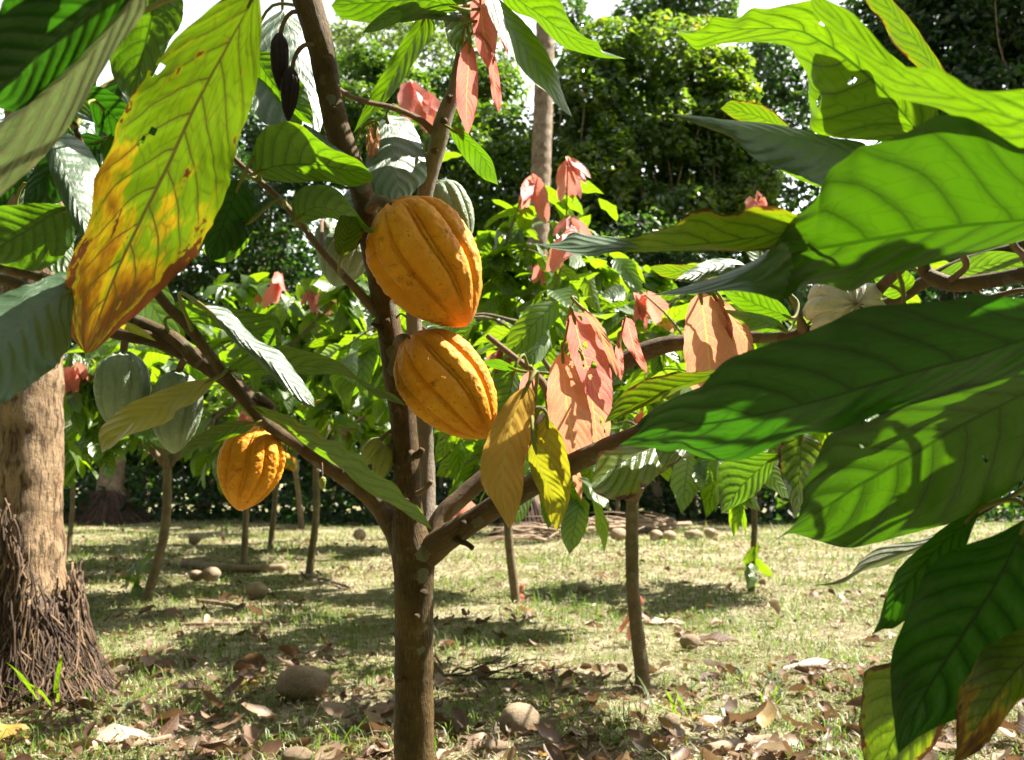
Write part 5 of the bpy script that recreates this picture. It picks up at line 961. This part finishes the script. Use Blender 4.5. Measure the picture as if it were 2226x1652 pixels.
coconut(553, 1302, 46, 'dark coconut in the grass below the low orange pod', .8, .4, 3)
coconut(456, 1262, 36, 'pale sunlit coconut right of the bent thin trunk', .85, .6, 4)
coconut(424, 1262, 30, 'tan coconut touching the pale sunlit one', .75, -.3, 5)
coconut(420, 1182, 24, 'dark small coconut in the shade between two thin trunks', .85, .1, 6)
coconut(780, 1174, 28, 'dark coconut far back just left of the fork', .9, .7, 7)
coconut(1345, 1174, 38, 'tan coconut by the fallen palm frond, left of the lichen trunk', .7, .2, 8)
coconut(1427, 1175, 30, 'brown coconut first in the row right of the lichen trunk', .8, .3, 9)
coconut(1455, 1176, 30, 'tan coconut second in the row right of the lichen trunk', .8, -.2, 10)
coconut(1508, 1174, 40, 'wide brown coconut third in the row right of the lichen trunk', .6, .1, 11)
coconut(1545, 1168, 26, 'small brown coconut last in the row right of the lichen trunk', .8, .4, 12)
coconut(1500, 1410, 44, 'weathered brown coconut in the sunny grass at right', .7, .2, 13)
coconut(1270, 1290, 32, 'grey coconut in the grass left of the lichen trunk', .7, .5, 14)
coconut(1460, 1585, 40, 'half hidden coconut under the tented brown leaf', .8, .5, 15)
coconut(640, 1665, 60, 'brown coconut at the bottom edge left of the trunk', .6, .2, 16)
coconut(1075, 1645, 50, 'greenish coconut at the bottom edge right of the trunk', .7, .2, 17)
# sticks, frond, log, twig pile
def stick(name, pts, rad, label, cat, mat='deadwood', ns=10, group=None):
    w = [G(x, y) for x, y in pts]
    for p in w: p[2] = gz(p[0], p[1]) + rad * .8
    c = cr(np.array(w), 30); v, q, u = tube(c, np.linspace(rad, rad * .75, 30), ns, .12, 14)
    return tag(mesh_np(name, v, q, None, u, None, (M[mat],)), label, cat, group)
DG = 'dead sticks on the grass'
stick('log', [(1540, 1660), (1610, 1635), (1710, 1612)], .022, 'thick dead branch at the bottom right', 'log', 'deadwood', 12, DG)
stick('stick', [(1200, 1660), (1250, 1590), (1262, 1540)], .006, 'thin grey stick standing out right of the mossy coconut', 'stick', 'deadwood', 8, DG)
stick('stick', [(430, 1318), (480, 1325), (560, 1345)], .016, 'pale stick lying right of the bent thin trunk', 'stick', 'deadwood', 8, DG)
stick('stick', [(660, 1250), (710, 1262), (760, 1280)], .018, 'pale stick at the foot of the sunlit thin trunk', 'stick', 'deadwood', 8, DG)
stick('stick', [(150, 1275), (185, 1262), (205, 1255)], .022, 'broken brown stick touching the pale palm', 'stick', 'deadwood', 8, DG)
stick('stick', [(240, 1635), (330, 1612), (370, 1600)], .012, 'pale stick in the bottom left grass', 'stick', 'deadwood', 8, DG)
stick('stick', [(390, 1370), (520, 1372), (640, 1365)], .012, 'long thin stick lying left of the main trunk', 'stick', 'deadwood', 8, DG)
stick('stick', [(1330, 1160), (1450, 1150), (1590, 1128)], .035, 'long pale palm stalk lying far back on the right', 'stick', 'deadwood', 8, DG)
stick('log', [(400, 1232), (500, 1240), (620, 1240)], .05, 'grey rotten log behind the pale coconut', 'log', 'deadwood', 12, DG)
b = G(1250, 1172); fr = empty('palm_frond', b, 'heap of dry palm fronds lying far back by the crooked trunk', 'frond'); mb = MB(); mb2 = MB()
r_ = np.random.default_rng(4); e0 = G(1180, 1178); e1 = G(1500, 1150); c = cr(np.array([e0, b + (0, 0, .15), e1 + (0, 0, .1)]), 30); v, q, u = tube(c, np.linspace(.015, .045, 30), 8); mb2.add(v, q, None, u); mb2.build('stalk', (M['deadwood'],), fr)
for i in range(160):
    s = c[r_.integers(0, 26)] + r_.normal(0, .05, 3); d = np.array([-.8, r_.normal(0, .5), r_.normal(-.02, .06)]); d /= np.linalg.norm(d); L = r_.uniform(.5, 1.3)
    e = s + d * L; e[2] = max(.02, e[2]); s[2] = max(.03, s[2]); v, q, u = tube(cr(np.array([s, (s + e) / 2 + (0, 0, .06), e]), 5), np.array([.012, .014, .012, .008, .003]), 4); mb.add(v, q, None, u)
mb.build('leaflets', (M['deadwood'],), fr)
b = G(1010, 1480); mb = MB(); tw = empty('twig_pile', b, 'pile of bare dark twigs on the ground right of the trunk', 'twigs')
def twg(p, d, L, r, dep):
    e = p + d * L; e[2] = max(.01, e[2]); v, q, u = tube(cr(np.array([p, (p + e) / 2 + r_.normal(0, L * .06, 3), e]), 8), np.linspace(r, r * .5, 8), 5); mb.add(v, q, None, u)
    if dep:
        for f in (.35, .6, .85):
            dd = d + r_.normal(0, .6, 3); dd[2] = abs(dd[2]) * .5; dd /= np.linalg.norm(dd); twg(p + (e - p) * f, dd, L * .5, r * .55, dep - 1)
for a in ((.9, .1, .28), (1, -.2, .15), (.8, .5, .2), (-.3, -.3, .12), (1, .3, .05), (.4, -.5, .1)):
    a = np.array(a); a /= np.linalg.norm(a); twg(b + r_.normal(0, .05, 3) * (1, 1, 0) + (0, 0, .02), a, r_.uniform(.2, .34), .0042, 2)
mb.build('twigs', (M['root'],), tw)
# grass tufts of broad blades
def tuft(px, py, n, h, label, seed):
    r = np.random.default_rng(seed); b = G(px, py); az = r.uniform(0, 2 * PI, n); t = np.stack([np.cos(az) * .6, np.sin(az) * .6, r.uniform(.5, 1.2, n)], 1)
    nn = np.stack([-np.cos(az), -np.sin(az), .6 + 0 * az], 1); L = r.uniform(.5, 1.1, n) * h
    v, q, u, rn = leaf_batch(b + r.normal(0, .04, (n, 3)) * (1, 1, 0), t, nn, L, L * .026, r.uniform(.1, .5, n), r.uniform(0, .3, n), r.uniform(.2, .9, n), 7)
    tag(mesh_np('grass_tuft', v, q, None, u, rn, (M['crown'],)), label, 'grass tuft', 'green grass tufts')
for i, (x, y, n_, h_, l_) in enumerate([(1470, 1560, 16, .20, 'bright tuft of blades in front of the tented brown leaf'), (760, 1600, 22, .12, 'tuft of short blades left of the trunk near the bottom'), (1700, 1530, 22, .16, 'broad bladed tuft left of the yellow veined hanging leaf'), (190, 1330, 14, .20, 'pale green tuft beside the palm roots'),
    (85, 1545, 12, .30, 'long thin blades in front of the palm roots'), (1000, 1580, 18, .14, 'tuft of blades just right of the trunk near the bottom'), (480, 1400, 20, .13, 'tuft of blades left of the trunk in mid grass'), (1620, 1480, 18, .14, 'low tuft left of the long leaf sheath'), (250, 1570, 16, .13, 'tuft of blades by the whitish curled leaf')]):
    tuft(x, y, n_, h_, l_, 100 + i)
# ================================================================== LIGHT
w = bpy.data.worlds.new("World"); scene.world = w; w.use_nodes = True
nt = w.node_tree; bg = nt.nodes['Background']
sky = nt.nodes.new('ShaderNodeTexSky'); sky.sky_type = 'NISHITA'; sky.sun_disc = False
sky.sun_elevation = SUN_EL; sky.sun_rotation = SUN_AZ; sky.air_density = 1.0; sky.dust_density = 2.5; sky.ozone_density = 1.0
hs = nt.nodes.new('ShaderNodeHueSaturation'); hs.inputs['Saturation'].default_value = .15; nt.links.new(sky.outputs[0], hs.inputs['Color'])
# bright hazy cloud low in the sky on the sun's side
tc = nt.nodes.new('ShaderNodeTexCoord'); sx = nt.nodes.new('ShaderNodeSeparateXYZ'); nt.links.new(tc.outputs['Generated'], sx.inputs[0])
def mr(inp, a, b, lo, hi):
    m = nt.nodes.new('ShaderNodeMapRange'); m.interpolation_type = 'SMOOTHSTEP'; nt.links.new(inp, m.inputs[0])
    for i, v in enumerate((a, b, lo, hi)): m.inputs[i + 1].default_value = v
    return m.outputs[0]
ca = mr(sx.outputs[2], .25, .62, 1, 0); cb = mr(sx.outputs[1], .25, .75, 0, 1)
m1 = nt.nodes.new('ShaderNodeMath'); m1.operation = 'MULTIPLY'; nt.links.new(ca, m1.inputs[0]); nt.links.new(cb, m1.inputs[1])
m2 = nt.nodes.new('ShaderNodeMath'); m2.operation = 'MULTIPLY_ADD'; nt.links.new(m1.outputs[0], m2.inputs[0]); m2.inputs[1].default_value = 3.2; m2.inputs[2].default_value = 1.0
vm = nt.nodes.new('ShaderNodeVectorMath'); vm.operation = 'SCALE'; nt.links.new(hs.outputs[0], vm.inputs[0]); nt.links.new(m2.outputs[0], vm.inputs['Scale'])
nt.links.new(vm.outputs[0], bg.inputs[0]); bg.inputs[1].default_value = .05
sl = bpy.data.lights.new('sun', 'SUN'); sl.energy = 5.0; sl.angle = math.radians(.55); sl.color = (1.0, .93, .80)
so = bpy.data.objects.new('sun', sl); COL.objects.link(so); so.location = (10, 5, 20)
so.rotation_euler = Vector(SUN).to_track_quat('Z', 'Y').to_euler()
scene.view_settings.view_transform = 'Standard'; scene.view_settings.look = 'None'; scene.view_settings.gamma = 1.0
scene.view_settings.exposure = 2.0
scene.render.engine = 'CYCLES'
scene.cycles.max_bounces = 8; scene.cycles.diffuse_bounces = 4; scene.cycles.transmission_bounces = 4; scene.cycles.glossy_bounces = 3
scene.cycles.sample_clamp_indirect = 6.0
